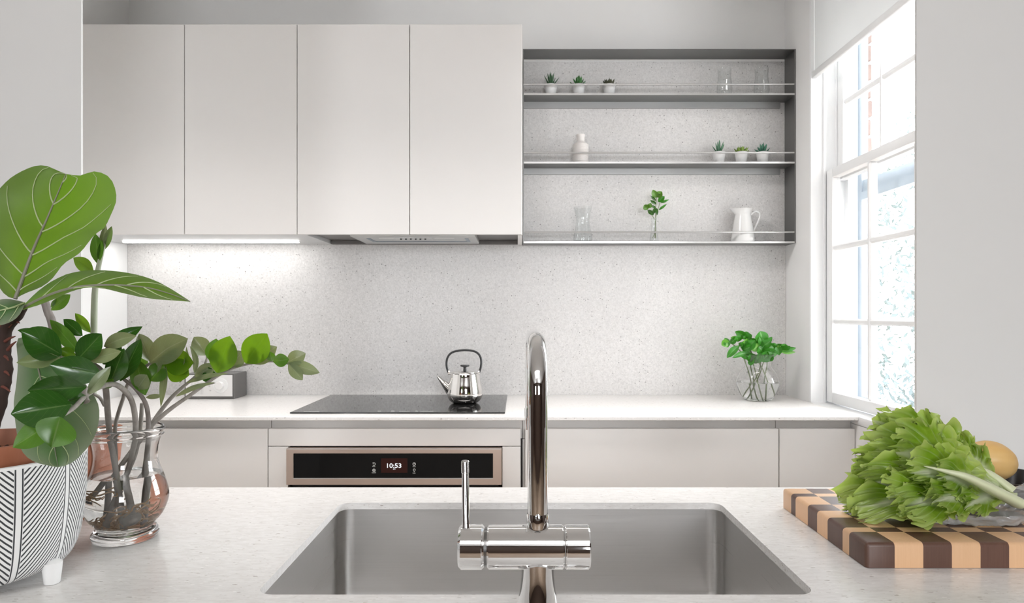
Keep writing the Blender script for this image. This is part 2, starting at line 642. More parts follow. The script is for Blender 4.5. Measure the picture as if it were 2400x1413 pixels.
tl = t.n('ShaderNodeBsdfTranslucent')
t.l(t.mix(0.35, col, (0.5, 0.75, 0.05)), tl.inputs[0])
mx = t.n('ShaderNodeMixShader')
mx.inputs[0].default_value = 0.42
t.l(t.b.outputs[0], mx.inputs[1])
t.l(tl.outputs[0], mx.inputs[2])
t.l(mx.outputs[0], t.t.nodes['Material Output'].inputs[0])
t.bump(n, 0.35, 0.002)
M['lettuce'] = m

# melon
m = mat('melon_skin', (0.78, 0.46, 0.14), 0.42)
t = NT(m)
v = t.coords((1, 1, 1))
n = t.noise(v, 26, 5, 0.6)
v2 = t.coords((4, 30, 30))
n2 = t.noise(v2, 1.4, 3)
t.l(t.mix(n2, t.mix(n, (0.62, 0.30, 0.06), (0.80, 0.48, 0.16)), (0.85, 0.60, 0.27)), t.b.inputs['Base Color'])
t.bump(n, 0.2, 0.002)
M['melon'] = m

# brick, mortar, floor boards, outdoor things
M['brick'] = stemmat('brick', (0.17, 0.115, 0.10), (0.22, 0.16, 0.14), 30)
M['mortar'] = paint('mortar', (0.6, 0.58, 0.55), 0.9)
M['storm'] = mat('storm_frame', (0.46, 0.53, 0.60), 0.4, 0.1)
M['foliage_out'] = leafmat('garden_leaf', (0.070, 0.088, 0.092), (0.076, 0.094, 0.1), 0.9, 0.1)
M['foliage_out'].node_tree.nodes['Principled BSDF'].inputs['Specular IOR Level'].default_value = 0
M['lawn'] = paint('garden_paving', (0.16, 0.155, 0.15), 0.9)
M['floor'] = stemmat('oak_floor', (0.24, 0.17, 0.115), (0.34, 0.25, 0.18), 6)
M['rear'] = paint('rear_wall_paint', (0.085, 0.055, 0.042), 0.5)

# white planter with slanted black lines between upright bands
m = mat('planter_glaze', (0.80, 0.80, 0.79), 0.55)
t = NT(m)
tc = t.n('ShaderNodeTexCoord')
sp = t.n('ShaderNodeSeparateXYZ')
t.l(tc.outputs['Object'], sp.inputs[0])
theta = t.math('ADD', t.math('ARCTAN2', sp.outputs[0], t.math('MULTIPLY', sp.outputs[1], -1.0)), R(363.0))
sector = t.math('DIVIDE', theta, R(30))
fr = t.math('FRACT', sector)
par = t.math('FLOORED_MODULO', t.math('FLOOR', sector), 2.0)
sgn = t.math('SUBTRACT', 1.0, t.math('MULTIPLY', par, 2.0))
wig = t.math('MULTIPLY', t.math('SUBTRACT', t.noise(tc.outputs['Object'], 30, 2), 0.5), 0.0035)
zz_ = t.math('ADD', sp.outputs[2], wig)
sl = t.math('MULTIPLY', t.math('MULTIPLY', t.math('POWER', t.math('ABSOLUTE', t.math('SUBTRACT', par, fr)), 1.2), 0.078), 1.0)
# par 0 : lines climb to the right ; par 1 : lines fall to the right
ph = t.math('FRACT', t.math('DIVIDE', t.math('SUBTRACT', zz_, sl), 0.0074))
line = t.math('LESS_THAN', ph, 0.38)
fw = t.math('MULTIPLY', t.math('ABSOLUTE', t.math('SUBTRACT', fr, 0.5)), 2.0)
inside = t.math('LESS_THAN', fw, 0.83)
band = t.math('MULTIPLY', t.math('GREATER_THAN', fw, 0.85), t.math('LESS_THAN', fw, 0.905))
ztop = t.math('LESS_THAN', sp.outputs[2], 0.160)
fac = t.math('MULTIPLY', t.math('MAXIMUM', t.math('MULTIPLY', line, inside), band), ztop)
t.l(t.mix(fac, (0.80, 0.80, 0.79), (0.035, 0.038, 0.042)), t.b.inputs['Base Color'])
t.bump(t.math('SUBTRACT', 1.0, fac), 0.35, 0.0008)
M['planter'] = m

# =================================================================== the room shell
ZC = 0.91                      # worktop height
WB = 2.955                     # back wall
XL, XR = -1.692, 1.158         # kitchen side walls
ND = 1.45                      # depth of the near walls beside the opening
CEIL = 2.72


def struct(name, mb, m, label=None, **kw):
    return mb.build(name, m, None, label, kind='structure', **kw)


struct('floor', MB().box(-4.2, 4.2, -3.6, 3.1, -0.05, 0), M['floor'], 'dark brown wooden floor')
struct('ceiling', MB().box(-4.2, 4.2, -3.6, 3.1, CEIL, CEIL + 0.06), M['ceiling'], 'white ceiling')
struct('wall_back', MB().box(-1.85, 1.5, WB + 0.012, WB + 0.14, 0, CEIL), M['wall'], 'grey white painted back wall above the cabinets')
struct('wall_left', MB().box(XL - 0.1, XL, ND + 0.02, WB + 0.012, 0, CEIL), M['wall'], 'white side wall beside the left end of the worktop')
WY0, WY1 = 1.76, 2.705         # window opening along the right wall
WZ0, WZ1 = ZC, 2.66
struct('wall_right', MB().box(XR, 1.30, WY1, WB + 0.012, 0, CEIL).box(XR, 1.30, ND + 0.02, WY0, 0, CEIL).box(XR, 1.30, WY0, WY1, 0, WZ0 - 0.03).box(XR, 1.30, WY0, WY1, WZ1, CEIL), M['wall'], 'white right wall holding the tall sash window')
xl = (190 - VX) * ND / F
xr = (2148 - VX) * ND / F
struct('wall_near_left', MB().box(-4.2, xl, ND, ND + 0.006, 0, CEIL), M['wall_cool'], 'pale grey near wall behind the fig plant')
struct('wall_near_right', MB().box(xr, 4.2, ND, ND + 0.006, 0, CEIL), M['wall_cool'], 'pale grey near wall behind the yellow melon')
struct('wall_living_left', MB().box(-4.2, -4.1, -3.6, ND, 0, CEIL), M['rear'])
struct('wall_living_right', MB().box(4.1, 4.2, -3.6, ND, 0, CEIL), M['rear'])
struct('wall_rear', MB().box(-4.2, -2.2, -3.6, -3.5, 0, CEIL).box(-1.6, 0.5, -3.6, -3.5, 0, CEIL).box(1.7, 4.2, -3.6, -3.5, 0, CEIL).box(0.5, 1.7, -3.6, -3.5, 0, 1.25).box(0.5, 1.7, -3.6, -3.5, 2.25, CEIL).box(-2.2, -1.6, -3.6, -3.5, 0, 1.25).box(-2.2, -1.6, -3.6, -3.5, 2.25, CEIL), M['rear'])

# stone backsplash slab
struct('wall_backsplash', MB().box(XL + 0.001, XR - 0.001, WB, WB + 0.011, ZC, 2.352), M['splash'], 'pale grey speckled stone backsplash')

# ------------------------------------------------------------------- window
win = thing('window_1', 'white double hung sash window with small panes in the right wall', 'window', (1.22, (WY0 + WY1) / 2, WZ0), kind='structure')
MB().box(XR - 0.0005, 1.372, WY1 - 0.003, WY1 + 0.012, WZ0, WZ1).box(1.205, 1.213, WY1 - 0.012, WY1, WZ0, WZ1).box(1.252, 1.256, WY1 - 0.016, WY1, WZ0, WZ1).box(1.292, 1.33, WY1 - 0.03, WY1, WZ0, WZ1).box(1.292, 1.33, WY0, WY0 + 0.03, WZ0, WZ1) \
    .box(XR - 0.0005, 1.372, WY0 - 0.012, WY0 + 0.003, WZ0, WZ1).build('jamb', M['trim'], win)
MB().box(XR, 1.40, WY0, WY1 - 0.003, WZ0 - 0.028, WZ0 + 0.0, 0.001).build('sill', M['trim'], win)


def sash(name, x0, x1, z0, z1, rows, top_rail, bot_rail):
    s_ = MB()
    st = 0.048
    s_.box(x0, x1, WY1 - 0.014 - st, WY1 - 0.014, z0, z1, 0.004).box(x0, x1, WY0 + 0.014, WY0 + 0.014 + st, z0, z1, 0.004)
    s_.box(x0, x1, WY0 + 0.014 + st, WY1 - 0.014 - st, z0, z0 + bot_rail, 0.004).box(x0, x1, WY0 + 0.014 + st, WY1 - 0.014 - st, z1 - top_rail, z1, 0.004)
    o = s_.build(name, M['trim'], win)
    ya, yb = WY0 + 0.014 + st, WY1 - 0.014 - st
    za, zb = z0 + bot_rail, z1 - top_rail
    mw = 0.022
    pw = (yb - ya - 2 * mw) / 3
    for k in (1, 2):
        y = ya + k * pw + (k - 1) * mw
        MB().box(x0 + 0.002, x1 - 0.002, y, y + mw, za, zb, 0.006, 1).build('muntin', M['trim'], o)
    phh = (zb - za - (rows - 1) * mw) / rows
    for k in range(1, rows):
        z = za + k * phh + (k - 1) * mw
        MB().box(x0 + 0.004, x1 - 0.004, ya, yb, z, z + mw, 0.006, 1).build('muntin', M['trim'], o)
    xm = (x0 + x1) / 2 + 0.004
    for i in range(3):
        for k in range(rows):
            y = ya + i * (pw + mw)
            z = za + k * (phh + mw)
            MB().grid([[(xm, y - 0.004, z - 0.004), (xm, y + pw + 0.004, z - 0.004)], [(xm, y - 0.004, z + phh + 0.004), (xm, y + pw + 0.004, z + phh + 0.004)]]).build('pane', M['pane'], o)


sash('lower_sash', 1.214, 1.248, ZC + 0.006, 1.825, 3, 0.036, 0.042)
sash('upper_sash', 1.256, 1.290, 1.785, WZ1, 3, 0.045, 0.036)
# storm window frame outside
MB().box(1.335, 1.36, WY1 - 0.05, WY1 - 0.02, ZC, 2.6).box(1.335, 1.36, WY0 + 0.02, WY0 + 0.05, ZC, 2.6).box(1.335, 1.352, WY0 + 0.05, WY1 - 0.05, 1.705, 1.735).box(1.34, 1.36, WY0 + 0.05, WY1 - 0.05, 1.735, 1.78) \
    .box(1.335, 1.36, WY0 + 0.05, WY1 - 0.05, ZC, ZC + 0.03).build('storm_frame', M['storm'], win)

# roller blind and its bead chain
bl = thing('roller_blind', 'white roller blind drawn over the top of the sash window', 'blind', (1.17, 2.22, 2.2))
MB().grid([[(1.171, WY0 + 0.01, 2.215), (1.171, WY1 - 0.004, 2.215)], [(1.171, WY0 + 0.01, 2.64), (1.171, WY1 - 0.004, 2.64)]]).build('fabric', M['blind'], bl)
MB().box(1.160, 1.180, WY0 + 0.008, WY1 - 0.002, 2.192, 2.218, 0.004).build('bottom_bar', M['trim'], bl)
MB().tube([(1.19, WY0 + 0.01, 2.64), (1.19, WY1 - 0.004, 2.64)], 0.02, 14).build('roller', M['trim'], bl)
ch = MB()
cy = 1.985
path = [(1.166, cy, 2.6)] + [(1.166, cy + 0.0, 2.6 - 0.01 * k) for k in range(1, 100)]
zz0 = 1.29
pts = []
z = 2.6
while z > zz0:
    f = max(0, (1.75 - z) / 0.46)
    pts.append((1.166, cy + 0.012 * f, z))
    z -= 0.0088
for k in range(1, 8):
    a = math.pi * k / 8
    pts.append((1.166, cy - 0.006 + 0.018 * math.cos(a), zz0 - 0.02 * math.sin(a)))
z = zz0
while z < 2.6:
    pts.append((1.166, cy - 0.024, z))
    z += 0.0088
for p in pts:
    ch.blob(p, 0.0021, 0.0021, 0.0021, 5)
c = ch.build('bead_chain', M['chain'], bl, kind='stuff')

# the brick reveal outside the window and a garden beyond
ext = thing('wall_exterior', 'brick reveal outside the sash window', 'wall', (1.5, WY1, 0), kind='structure')
MB().box(1.374, 1.394, WY1 + 0.016, WY1 + 1.6, 0.2, 3.0).build('mortar', M['mortar'], ext)
for k in range(34):
    z = 0.5 + k * 0.0735
    y1 = WY1 + (0.215 if k % 2 else 0.105)
    MB().box(1.3735, 1.405 if k % 2 else 1.4015, WY1 + 0.002 + 0.002 * (k % 3), y1, z, z + 0.063, 0.003, 1).build('brick', M['brick'], ext)
struct('terrain', MB().box(1.7, 14, -4, 14, -0.6, -0.5), M['lawn'], 'pale grey garden paving outside the window')
random.seed(11)
for i, (x, y, h, r, lab) in enumerate(((3.35, 5.6, 2.4, 1.0, 'hazy green garden shrub seen through the lower window panes'),
                                       (5.9, 9.4, 4.2, 1.0, 'pale tall garden tree seen through the upper window panes'))):
    g = thing('garden_shrub' if i == 0 else 'garden_tree', lab, 'shrub' if i == 0 else 'tree', (x, y, -0.5))
    MB().tube([(x, y, -0.5), (x + 0.05, y, h * 0.4), (x, y + 0.1, h * 0.8)], [0.07, 0.05, 0.03], 8).build('trunk', M['bark'], g)
    f = MB()
    for k in range(3200):
        a, b = random.uniform(0, 6.28), random.uniform(-1, 1)
        rr = r * random.uniform(0.35, 1) ** 0.5
        q = Vector((x + rr * math.cos(a) * math.sqrt(1 - b * b), y + rr * math.sin(a) * math.sqrt(1 - b * b), h * 0.62 + b * h * 0.42))
        d1 = Vector((random.uniform(-1, 1), random.uniform(-1, 1), random.uniform(-1, 1))).normalized() * random.uniform(0.025, 0.055)
        d2 = d1.cross(Vector((random.uniform(-1, 1), random.uniform(-1, 1), 1))).normalized() * d1.length * 0.45
        f.grid([[q - d1, q - d2 * 0.8], [q + d2 * 0.8, q + d1]])
    f.build('foliage', M['foliage_out'], g, kind='stuff', fix=False)

# =================================================================== upper cabinets
UD = 2.57
XS = [XL, -1.2577, -0.8336, -0.4096, 0.0145]
UZ0, UZ1 = 1.560, 2.351


def door(root, x0, x1):
    MB().box(x0 + 0.0015, x1 - 0.0015, UD, UD + 0.019, UZ0, UZ1, 0.0012, 1).build('door', M['cabinet'], root)


ua = thing('upper_cabinet', 'matt white two door wall cabinet with a light strip underneath', 'cabinet', ((XS[0] + XS[2]) / 2, 2.76, UZ0), 'handleless wall cabinets')
MB().box(XS[0] + 0.001, XS[2] - 0.001, UD + 0.021, WB - 0.001, UZ0 + 0.018, UZ1 - 0.001).build('carcass', M['cab_inside'], ua)
door(ua, XS[0], XS[1])
door(ua, XS[1], XS[2])
MB().box(XS[0] + 0.003, XS[2] + 0.028, UD + 0.02, WB - 0.002, UZ0 + 0.001, UZ0 + 0.017).build('bottom_panel', M['under_white'], ua)
lx0, lx1 = (290 - VX) * 2.83 / F, (700 - VX) * 2.83 / F
lt = thing('light_strip', 'glowing white light strip under the left wall cabinet', 'lamp', ((lx0 + lx1) / 2, 2.83, UZ0))
MB().box(lx0, lx1, 2.822, 2.838, UZ0 - 0.0035, UZ0 - 0.001).build('diffuser', M['led'], lt)
MB().box(lx0 - 0.004, lx1 + 0.004, 2.818, 2.842, UZ0 - 0.001, UZ0 + 0.0005).build('rail', M['shelf_edge'], lt)

ub = thing('upper_cabinet', 'matt white two door wall cabinet holding the cooker hood', 'cabinet', ((XS[2] + XS[4]) / 2, 2.76, UZ0), 'handleless wall cabinets')
MB().box(XS[2] + 0.03, XS[4] - 0.02, UD + 0.021, WB - 0.001, UZ0 + 0.03, UZ1 - 0.001).build('carcass', M['cab_inside'], ub)
door(ub, XS[2], XS[3])
door(ub, XS[3], XS[4])
MB().box(XS[4] - 0.017, XS[4] + 0.001, UD + 0.02, WB - 0.002, UZ0 - 0.001, UZ1 - 0.001).build('end_panel', M['cabinet'], ub)
MB().box(XS[2] + 0.03, XS[4] - 0.019, UD + 0.02, WB - 0.002, UZ0 + 0.016, UZ0 + 0.029).build('bottom_panel', M['dark_under'], ub)
MB().box(XS[2] + 0.03, XS[4] - 0.019, WB - 0.03, WB - 0.002, UZ0 + 0.0, UZ0 + 0.015).build('back_rail', M['dark_under'], ub)

hx0, hx1 = -0.642, -0.165
HZ = 1.5555
hd = thing('cooker_hood', 'slim steel cooker hood tray set under the wall cabinet', 'hood', ((hx0 + hx1) / 2, 2.73, HZ))
MB().box(hx0, hx1, UD + 0.03, 2.872, HZ, HZ + 0.019, 0.003).build('tray', M['hood_steel'], hd)
gz = HZ - 0.0016
MB().box(hx0 + 0.05, hx1 - 0.03, 2.77, 2.782, gz, HZ - 0.0002).box(hx0 + 0.05, hx0 + 0.064, 2.66, 2.77, gz, HZ - 0.0002).box(hx1 - 0.044, hx1 - 0.03, 2.66, 2.77, gz, HZ - 0.0002).build('groove', M['hood_groove'], hd)
MB().box((925 - VX) * 2.66 / F, (1012 - VX) * 2.66 / F, 2.635, 2.69, HZ - 0.0018, HZ - 0.0002).build('control_panel', M['shelf_edge'], hd)
for x in (940, 951.5, 963, 974.5, 985.5, 997):
    MB().lathe([(0, -0.004), (0.0035, -0.004), (0.004, 0), (0, 0)], ((x - VX) * 2.66 / F, 2.66, HZ - 0.0019), 12).build('button', M['black_plastic'], hd)
for x0, x1 in ((888, 924), (1018, 1064)):
    MB().box((x0 - VX) * 2.65 / F, (x1 - VX) * 2.65 / F, 2.645, 2.662, HZ - 0.0018, HZ - 0.0002).build('lamp_cover', M['white_plastic'], hd)

# =================================================================== open shelf unit
SD = 2.848
sx0, sx1 = 0.0185, XR - 0.0005
ZT = 2.366
SH = [2.180, 1.894, 1.562]     # shelf top heights
sh = thing('wall_shelf', 'grey metal open wall shelf with three rows and front rails', 'shelf', ((sx0 + sx1) / 2, 2.9, SH[2]))
MB().box(sx0, sx1, SD, WB - 0.0005, ZT - 0.004, ZT).build('top_panel', M['shelf'], sh)
MB().box(sx0, sx0 + 0.004, SD, WB - 0.0005, SH[2] - 0.006, ZT - 0.004).build('side_panel', M['shelf'], sh)
MB().box(sx1 - 0.0055, sx1, SD, WB - 0.0005, SH[2] - 0.006, ZT - 0.004).build('side_panel', M['shelf'], sh)
for i, z in enumerate(SH):
    o = MB().box(sx0 + 0.004, sx1 - 0.0055, SD + 0.001, WB - 0.0005, z - 0.005, z).build('shelf_board', M['shelf'], sh)
    MB().box(sx0 + 0.004, sx1 - 0.0055, SD - 0.001, SD + 0.0008, z - 0.006, z + 0.0012).build('front_edge', M['shelf_edge'], o)
    if i < 2:
        MB().box(sx0 + 0.004, sx1 - 0.028, WB - 0.012, WB - 0.0006, z - 0.032, z - 0.0052).build('light_channel', M['shelf_chan'], o)
    MB().tube([(sx0 + 0.004, SD + 0.004, z + 0.040), (sx1 - 0.0055, SD + 0.004, z + 0.040)], 0.0036, 10).build('rail', M['shelf_edge'], sh)

# =================================================================== base cabinets and back worktop
BD = 2.345
FZ = 0.866
bx = [XL, (628 - VX) * BD / F, 0.0135, 0.8955, XR]


def base_unit(x0, x1, label):
    r = thing('base_cabinet', label, 'cabinet', ((x0 + x1) / 2, 2.6, 0), 'handleless base cabinets')
    MB().box(x0 + 0.001, x1 - 0.001, BD + 0.024, WB - 0.001, 0.1, FZ - 0.04).build('carcass', M['cab_inside'], r)
    MB().box(x0 + 0.001, x1 - 0.001, BD + 0.034, BD + 0.044, FZ - 0.039, ZC - 0.0125).build('finger_channel', M['cab_inside'], r)
    MB().box(x0 + 0.001, x1 - 0.001, BD + 0.06, BD + 0.075, 0.0, 0.098).build('plinth', M['cab_inside'], r)
    return r


b1 = base_unit(bx[0], bx[1], 'white base cabinet left of the oven under the worktop')
b2 = base_unit(bx[2] + 0.0, bx[3], 'white base cabinet right of the oven behind the tap')
b3 = base_unit(bx[3], bx[4], 'narrow white base cabinet below the window end')
for r, x0, x1 in ((b1, bx[0], bx[1]), (b2, bx[2] + 0.008, bx[3]), (b3, bx[3], bx[4])):
    MB().box(x0 + 0.002, x1 - 0.0015, BD, BD + 0.02, 0.50, FZ, 0.0015, 1).build('drawer_front', M['cabinet'], r)
    MB().box(x0 + 0.002, x1 - 0.0015, BD, BD + 0.02, 0.11, 0.497, 0.0015, 1).build('drawer_front', M['cabinet'], r)
hs = thing('oven_housing', 'white cabinet surround framing the built in oven', 'cabinet', ((bx[1] + bx[2]) / 2, 2.6, 0))
ox0, ox1 = -0.789, -0.0572
MB().box(bx[1] + 0.0015, bx[2] - 0.006, BD, BD + 0.02, 0.8065, FZ, 0.0015, 1).build('filler_panel', M['cabinet'], hs)
MB().box(bx[1] + 0.0015, ox0 - 0.002, BD, BD + 0.02, 0.11, 0.8045, 0.0012, 1).build('filler_panel', M['cabinet'], hs)
MB().box(ox1 + 0.002, bx[2] - 0.006, BD, BD + 0.02, 0.11, 0.8045, 0.0012, 1).build('filler_panel', M['cabinet'], hs)
MB().box(bx[1] + 0.001, bx[2] - 0.001, BD + 0.034, BD + 0.044, FZ - 0.039, ZC - 0.0125).build('finger_channel', M['cab_inside'], hs)
MB().box(bx[1] + 0.001, ox0 - 0.006, BD + 0.022, WB - 0.001, 0.1, FZ - 0.04).build('side_panel', M['black_gap'], hs)
MB().box(ox1 + 0.006, bx[2] - 0.001, BD + 0.022, WB - 0.001, 0.1, FZ - 0.04).build('side_panel', M['black_gap'], hs)
MB().box(bx[1] + 0.001, bx[2] - 0.001, BD + 0.06, BD + 0.075, 0.0, 0.098).build('plinth', M['cab_inside'], hs)

OD = 2.320
ov = thing('oven', 'built in oven with a bronze steel framed black control panel', 'oven', ((ox0 + ox1) / 2, 2.55, 0.12))
MB().box(ox0 + 0.012, ox1 - 0.012, OD + 0.03, 2.88, 0.12, 0.802).build('body', M['black_gap'], ov)
za, zb = CZ - (1136 - VY) * OD / F, CZ - (1051 - VY) * OD / F
gx0, gx1 = (687.5 - VX) * OD / F, (1155.5 - VX) * OD / F
ga, gb = CZ - (1122 - VY) * OD / F, CZ - (1062.5 - VY) * OD / F
fr_ = MB()
for x0, x1, z0, z1 in ((ox0, ox1, gb, zb), (ox0, ox1, za, ga), (ox0, gx0, ga, gb), (gx1, ox1, ga, gb)):
    fr_.box(x0, x1, OD, OD + 0.028, z0, z1)
fr_.build('control_frame', M['oven_frame'], ov)
l_ = MB()
l_.box(gx0, gx1, OD - 0.0006, OD + 0.003, ga, ga + 0.002).box(ox0 + 0.001, ox1 - 0.001, OD - 0.001, OD + 0.001, zb - 0.0025, zb)
l_.build('frame_edge', M['shelf_edge'], ov)
cp = MB().box(gx0, gx1, OD + 0.004, OD + 0.01, ga, gb).build('control_panel', M['oven_glass'], ov)
PX = OD + 0.0036
scx = lambda x: (x - VX) * OD / F
scz = lambda y: CZ - (y - VY) * OD / F
MB().box(scx(892.5), scx(954.5), PX - 0.0002, PX + 0.0004, scz(1108.5), scz(1074.5)).build('screen', M['screen'], cp)


def text(body, cx, cz, y, height, m, parent, name='lettering', width=None):
    cu = bpy.data.curves.new(name, 'FONT')
    cu.body = body
    cu.align_x = 'CENTER'
    cu.size = 1
    cu.offset = 0.012
    tmp = bpy.data.objects.new(name, cu)
    COL.objects.link(tmp)
    bpy.context.view_layer.update()
    me = bpy.data.meshes.new_from_object(tmp.evaluated_get(bpy.context.evaluated_depsgraph_get()))
    bpy.data.objects.remove(tmp)
    xs = [v.co.x for v in me.vertices]
    ys = [v.co.y for v in me.vertices]
    k = height / (max(ys) - min(ys))
    kx = width / (max(xs) - min(xs)) if width else k
    root = parent
    while root.parent:
        root = root.parent
    off = Vector(root.location)
    mx_, my_ = (max(xs) + min(xs)) / 2, (max(ys) + min(ys)) / 2
    for v in me.vertices:
        v.co = Vector((cx + (v.co.x - mx_) * kx, y, cz + (v.co.y - my_) * k)) - off
    me.materials.append(m)
    o = bpy.data.objects.new(name, me)
    COL.objects.link(o)
    o.parent = parent
    return o


px = OD / F
text('10:53', scx(923.5), scz(1091.5), PX - 0.0006, 10.6 * px, M['digits'], cp, 'digits', 33.5 * px)
text('am', scx(923.5), scz(1099.5), PX - 0.0006, 2.4 * px, M['digits'], cp, 'lettering', 5.5 * px)
for x, y, s_, w in ((875.8, 1093.6, 'Back', 7), (875.8, 1108.3, 'On/Off', 10), (970.5, 1094, 'Timer', 8), (970.5, 1109.2, 'Light', 7)):
    text(s_, scx(x), scz(y), PX - 0.0004, 2.0 * px, M['icons'], cp, 'lettering', w * px)


def arc(cx, cy, r, a0, a1, n=18):
    return [(scx(cx + r * math.cos(R(a0 + (a1 - a0) * k / n))), PX - 0.0004, scz(cy - r * math.sin(R(a0 + (a1 - a0) * k / n)))) for k in range(n + 1)]


iw = 0.55 * px
MB().tube(arc(876, 1088, 3.1, -140, 110), iw, 6).tube([(scx(873), PX - 0.0004, scz(1085)), (scx(876), PX - 0.0004, scz(1085.2))], iw, 6).tube([(scx(873.2), PX - 0.0004, scz(1085)), (scx(874.6), PX - 0.0004, scz(1087.6))], iw, 6).build('back_icon', M['icons'], cp)
MB().tube(arc(876, 1102.6, 3.2, 0, 360), iw, 6).tube(arc(876, 1102.6, 1.1, 0, 360), iw, 6).build('dial_icon', M['icons'], cp)
MB().tube(arc(970.4, 1088, 3.2, 0, 360), iw, 6).tube([(scx(970.4), PX - 0.0004, scz(1084.6)), (scx(970.4), PX - 0.0004, scz(1088))], iw, 6).build('power_icon', M['icons'], cp)
MB().tube(arc(970.5, 1101.6, 2.4, -60, 240), iw, 6).tube([(scx(969.5), PX - 0.0004, scz(1104.6)), (scx(970.5), PX - 0.0004, scz(1106.4)), (scx(971.5), PX - 0.0004, scz(1104.6))], iw, 6).build('bulb_icon', M['icons'], cp)
od = MB().box(ox0, ox1, OD, OD + 0.028, 0.13, 0.668, 0.002, 1).build('door', M['oven_frame'], ov)
MB().box(ox0 + 0.06, ox1 - 0.06, OD - 0.002, OD, 0.19, 0.57).build('door_glass', M['oven_glass'], od)
MB().tube([(ox0 + 0.05, OD - 0.05, 0.625), (ox1 - 0.05, OD - 0.05, 0.625)], 0.011, 14).box(ox0 + 0.07, ox0 + 0.09, OD - 0.05, OD, 0.618, 0.632).box(ox1 - 0.09, ox1 - 0.07, OD - 0.05, OD, 0.618, 0.632).build('handle', M['shelf_edge'], od)

wt = MB().box(XL + 0.0005, XR, 2.324, WB - 0.0005, ZC - 0.012, ZC, 0.0012, 1).build('back_worktop', M['quartz_back'], None, 'long thin white stone worktop under the backsplash', 'worktop')

# cooktop
kx0, kx1 = (679 - VX) * 2.397 / F, (1183.5 - VX) * 2.397 / F
hb = thing('cooktop', 'black glass induction cooktop set on the back worktop', 'cooktop', ((kx0 + kx1) / 2, 2.66, ZC))
MB().box(kx0, kx1, 2.397, 2.925, ZC + 0.0005, ZC + 0.005, 0.001, 1).build('glass_plate', M['hob'], hb)
mk = MB()
for x0, x1, w in ((885, 893, 1.2), (916, 924, 1.6), (936, 960, 0.8), (973, 979, 1.4), (985, 1016, 0.8), (712, 748, 1.0)):
    d = 2.425 if x0 != 712 else 2.412
    mk.box((x0 - VX) * d / F, (x1 - VX) * d / F, d, d + 0.0045 * w, ZC + 0.0051, ZC + 0.0053)
mk.build('touch_marks', M['print_white'], hb)

# kettle
kd = 2.655
kc = Vector(((1089.5 - VX) * kd / F, kd, ZC + 0.0053))
kt = thing('kettle', 'polished steel kettle with black arched handle on the cooktop', 'kettle', kc)
prof = [(0, 0), (0.040, 0), (0.052, 0.004), (0.062, 0.014), (0.068, 0.028), (0.0685, 0.042), (0.066, 0.062), (0.0615, 0.085), (0.0575, 0.106), (0.0565, 0.113), (0.053, 0.1165), (0.049, 0.1175)]
body = MB().lathe(smooth_path(prof, 4), kc, 64).build('body', M['kettle'], kt)
lid = MB().lathe([(0.0505, 0.1175), (0.050, 0.120), (0.045, 0.1225), (0.02, 0.125), (0, 0.1255)], kc, 48).build('lid', M['kettle'], kt)
MB().lathe(smooth_path([(0.007, 0.1255), (0.006, 0.131), (0.0065, 0.138), (0.015, 0.1405), (0.0175, 0.1425), (0.0175, 0.1455), (0.016, 0.147), (0, 0.1475)], 3), kc, 24).build('knob', M['black_plastic'], lid)
sp0 = kc + Vector((-0.056, -0.004, 0.048))
sp1 = W(1026, 882, kd - 0.012)
MB().tube([sp0 + (kc + Vector((0, 0, 0.06)) - sp0) * 0.25, sp0, sp0 * 0.4 + sp1 * 0.6, sp1], [0.024, 0.021, 0.0105, 0.0045], 20).build('spout', M['kettle'], kt)
hp = [W(x, y, kd) for x, y in ((1051, 873), (1047.5, 862), (1046.5, 850), (1049, 838), (1056, 828.5), (1068, 823), (1089, 820.5), (1109, 822.5), (1120, 828), (1126.5, 838), (1128, 850), (1126.5, 862), (1123, 873))]
MB().tube([Vector(p) for p in smooth_path(hp, 6)], 0.0042, 12).build('handle', M['black_plastic'], kt)
for px_ in (1052.5, 1122):
    p = W(px_, 871, kd)
    MB().box(p.x - 0.004, p.x + 0.004, p.y - 0.006, p.y + 0.006, p.z - 0.012, p.z + 0.007, 0.002).build('handle_bracket', M['kettle'], kt)

# radio
rd = 2.81
rx0, rx1 = (432 - VX) * rd / F, (548.5 - VX) * rd / F
ra = thing('radio', 'small dark box radio with white front on the back worktop', 'radio', ((rx0 + rx1) / 2, rd + 0.065, ZC))
rz1 = CZ - (875.7 - VY) * rd / F
MB().box(rx0, rx1, rd, WB - 0.012, ZC + 0.0005, rz1, 0.002, 1).build('case', mat('radio_case', (0.10, 0.095, 0.09), 0.22), ra)
rf = MB().box(rx0 + 0.006, rx1 - 0.0065, rd - 0.0012, rd + 0.001, ZC + 0.0115, rz1 - 0.0055, 0.0005, 1).build('front_panel', M['white_plastic'], ra)
p = W(517, 903, rd)
fm = Matrix.Translation((p.x, rd - 0.0015, p.z)) @ Matrix.Rotation(R(90), 4, 'X')
MB().lathe([(0, 0.003), (0.030, 0.003), (0.031, 0.001), (0.031, 0), (0, 0)], (0, 0, 0), 40, mat4=fm).build('dial_ring', M['ceramic'], rf)
MB().lathe([(0, 0.018), (0.015, 0.018), (0.0165, 0.016), (0.017, 0.003), (0, 0.003)], (0, 0, 0), 32, mat4=fm).build('knob', M['white_plastic'], rf)
for x, y in ((491.5, 904.5), (493, 915)):
    q = W(x, y, rd)
    MB().lathe([(0, 0.004), (0.003, 0.004), (0.0032, 0), (0, 0)], (0, 0, 0), 14, mat4=Matrix.Translation((q.x, rd - 0.0012, q.z)) @ Matrix.Rotation(R(90), 4, 'X')).build('button', M['shelf_edge'], rf)
sl_ = MB()
q0, q1 = W(449, 896, rd), W(476, 924, rd)
